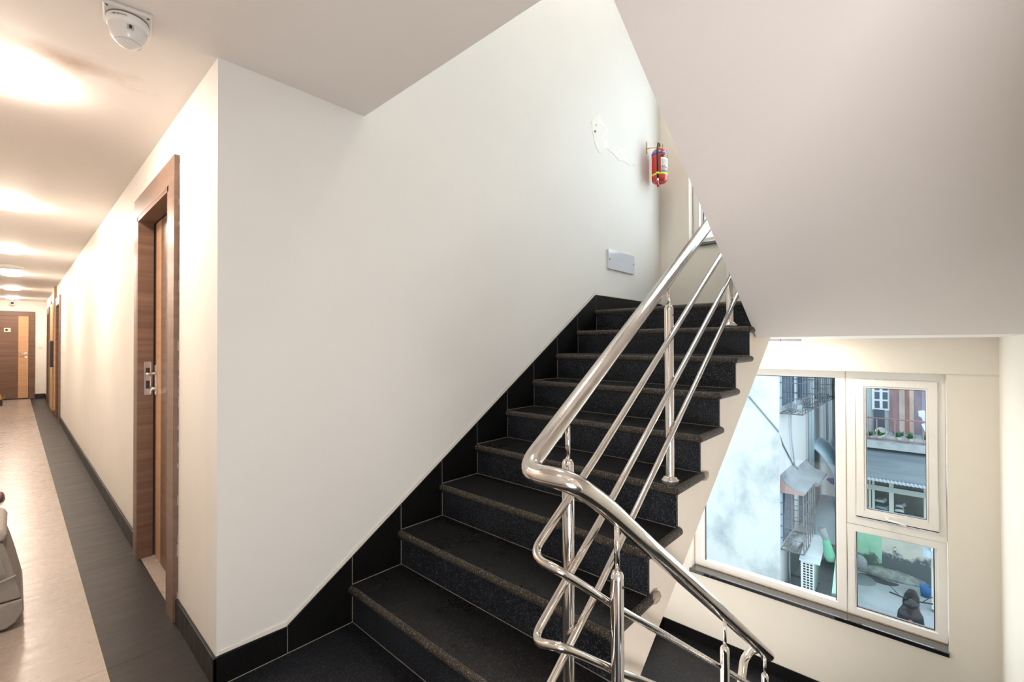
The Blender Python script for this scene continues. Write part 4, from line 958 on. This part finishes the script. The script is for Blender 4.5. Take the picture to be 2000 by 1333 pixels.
# potted plants, chair, laundry on the balcony
leaf_m = M('leaf_green', (.10, .26, .10), .6, noise=(.05, .16, .07), nscale=20); pot_m = M('pale_pot', (.55, .58, .58), .6)
def plant(px_, lab, s_=1, flower=None):
    q = at(px_, 850, 'X', BX+.25); t = thing('potted_plant', (q.x, q.y, zsl), lab, 'plant', 'potted plants on the balcony')
    obj('pot', G().lathe([(0, .0), (.05*s_, 0), (.07*s_, .12*s_), (.06*s_, .12*s_), (0, .10*s_)], (q.x, q.y, zsl), n=14), pot_m, t)
    rd = random.Random(px_); g = G()
    for k in range(26):
        a = rd.uniform(0, 2*pi); e = rd.uniform(.2, 1.3); L_ = rd.uniform(.12, .24)*s_; d = Vector((cos(a)*cos(e), sin(a)*cos(e), sin(e))); b_ = Vector((q.x, q.y, zsl+.12*s_)); sd = d.cross(Vector((0, 0, 1))).normalized()*.028*s_
        m_ = b_+d*L_*.55; e_ = b_+d*L_-Vector((0, 0, .03)); g.add([b_, m_+sd, e_, m_-sd], [(0, 1, 2, 3)])
    obj('leaves', g, leaf_m, t, kind='stuff')
    if flower: obj('flower', blob((q.x-.05, q.y, zsl+.24*s_), .03, .03, .03, None, 1), M('red_flower', flower, .5), t)
plant(1693, 'potted plant with a red bloom at the far left of the balcony', .65, (.7, .03, .03))
plant(1701, 'bushy potted plant second from the left on the balcony', .8)
plant(1717, 'tall potted plant before the dark balcony doorway', 1.0)
plant(1756, 'leafy potted plant before the rusty sheets on the balcony', 1.1)
plant(1779, 'thin potted plant right of the leafy one on the balcony', 1.0)
plant(1808, 'potted plant below the hanging laundry on the balcony', 1.0, (.6, .10, .05))
q = at(1721, 848, 'X', BX+.75)
t = thing('basin', (q.x, q.y, zsl), 'white round basin leaning on the balcony floor', 'basin')
obj('bowl', G().lathe([(0, .06), (.07, .05), (.13, 0), (.14, 0), (.08, .07), (0, .08)], (q.x-.1, q.y, zsl+.15), 'X', n=20), white_pl, t)
def cloth(name, pix, x_, mat, lab, grp):
    q = [at(a, b, 'X', x_) for a, b in pix]; n = len(q); g = G()
    g.prism([(v_.y, v_.z) for v_ in q], 'X', x_, x_+.03); o = obj(name, g, mat, bevel=.01); return tag(o, lab, 'laundry', grp)
wc = M('white_laundry', (.66, .70, .80), .9)
cloth('hanging_shirt', [(1793, 803), (1804, 802), (1811, 808), (1811, 824), (1808, 828), (1803, 826), (1799, 816), (1794, 814)], BX+.30, wc, 'white shirt hanging over the balcony rail', 'laundry on the balcony')
cloth('hanging_cloth', [(1799, 829), (1809, 827), (1811, 842), (1806, 844), (1803, 838)], BX+.02, wc, 'white cloth hanging below the shirt on the balcony', 'laundry on the balcony')
# scattered marks: small floor litter specks are left to the material
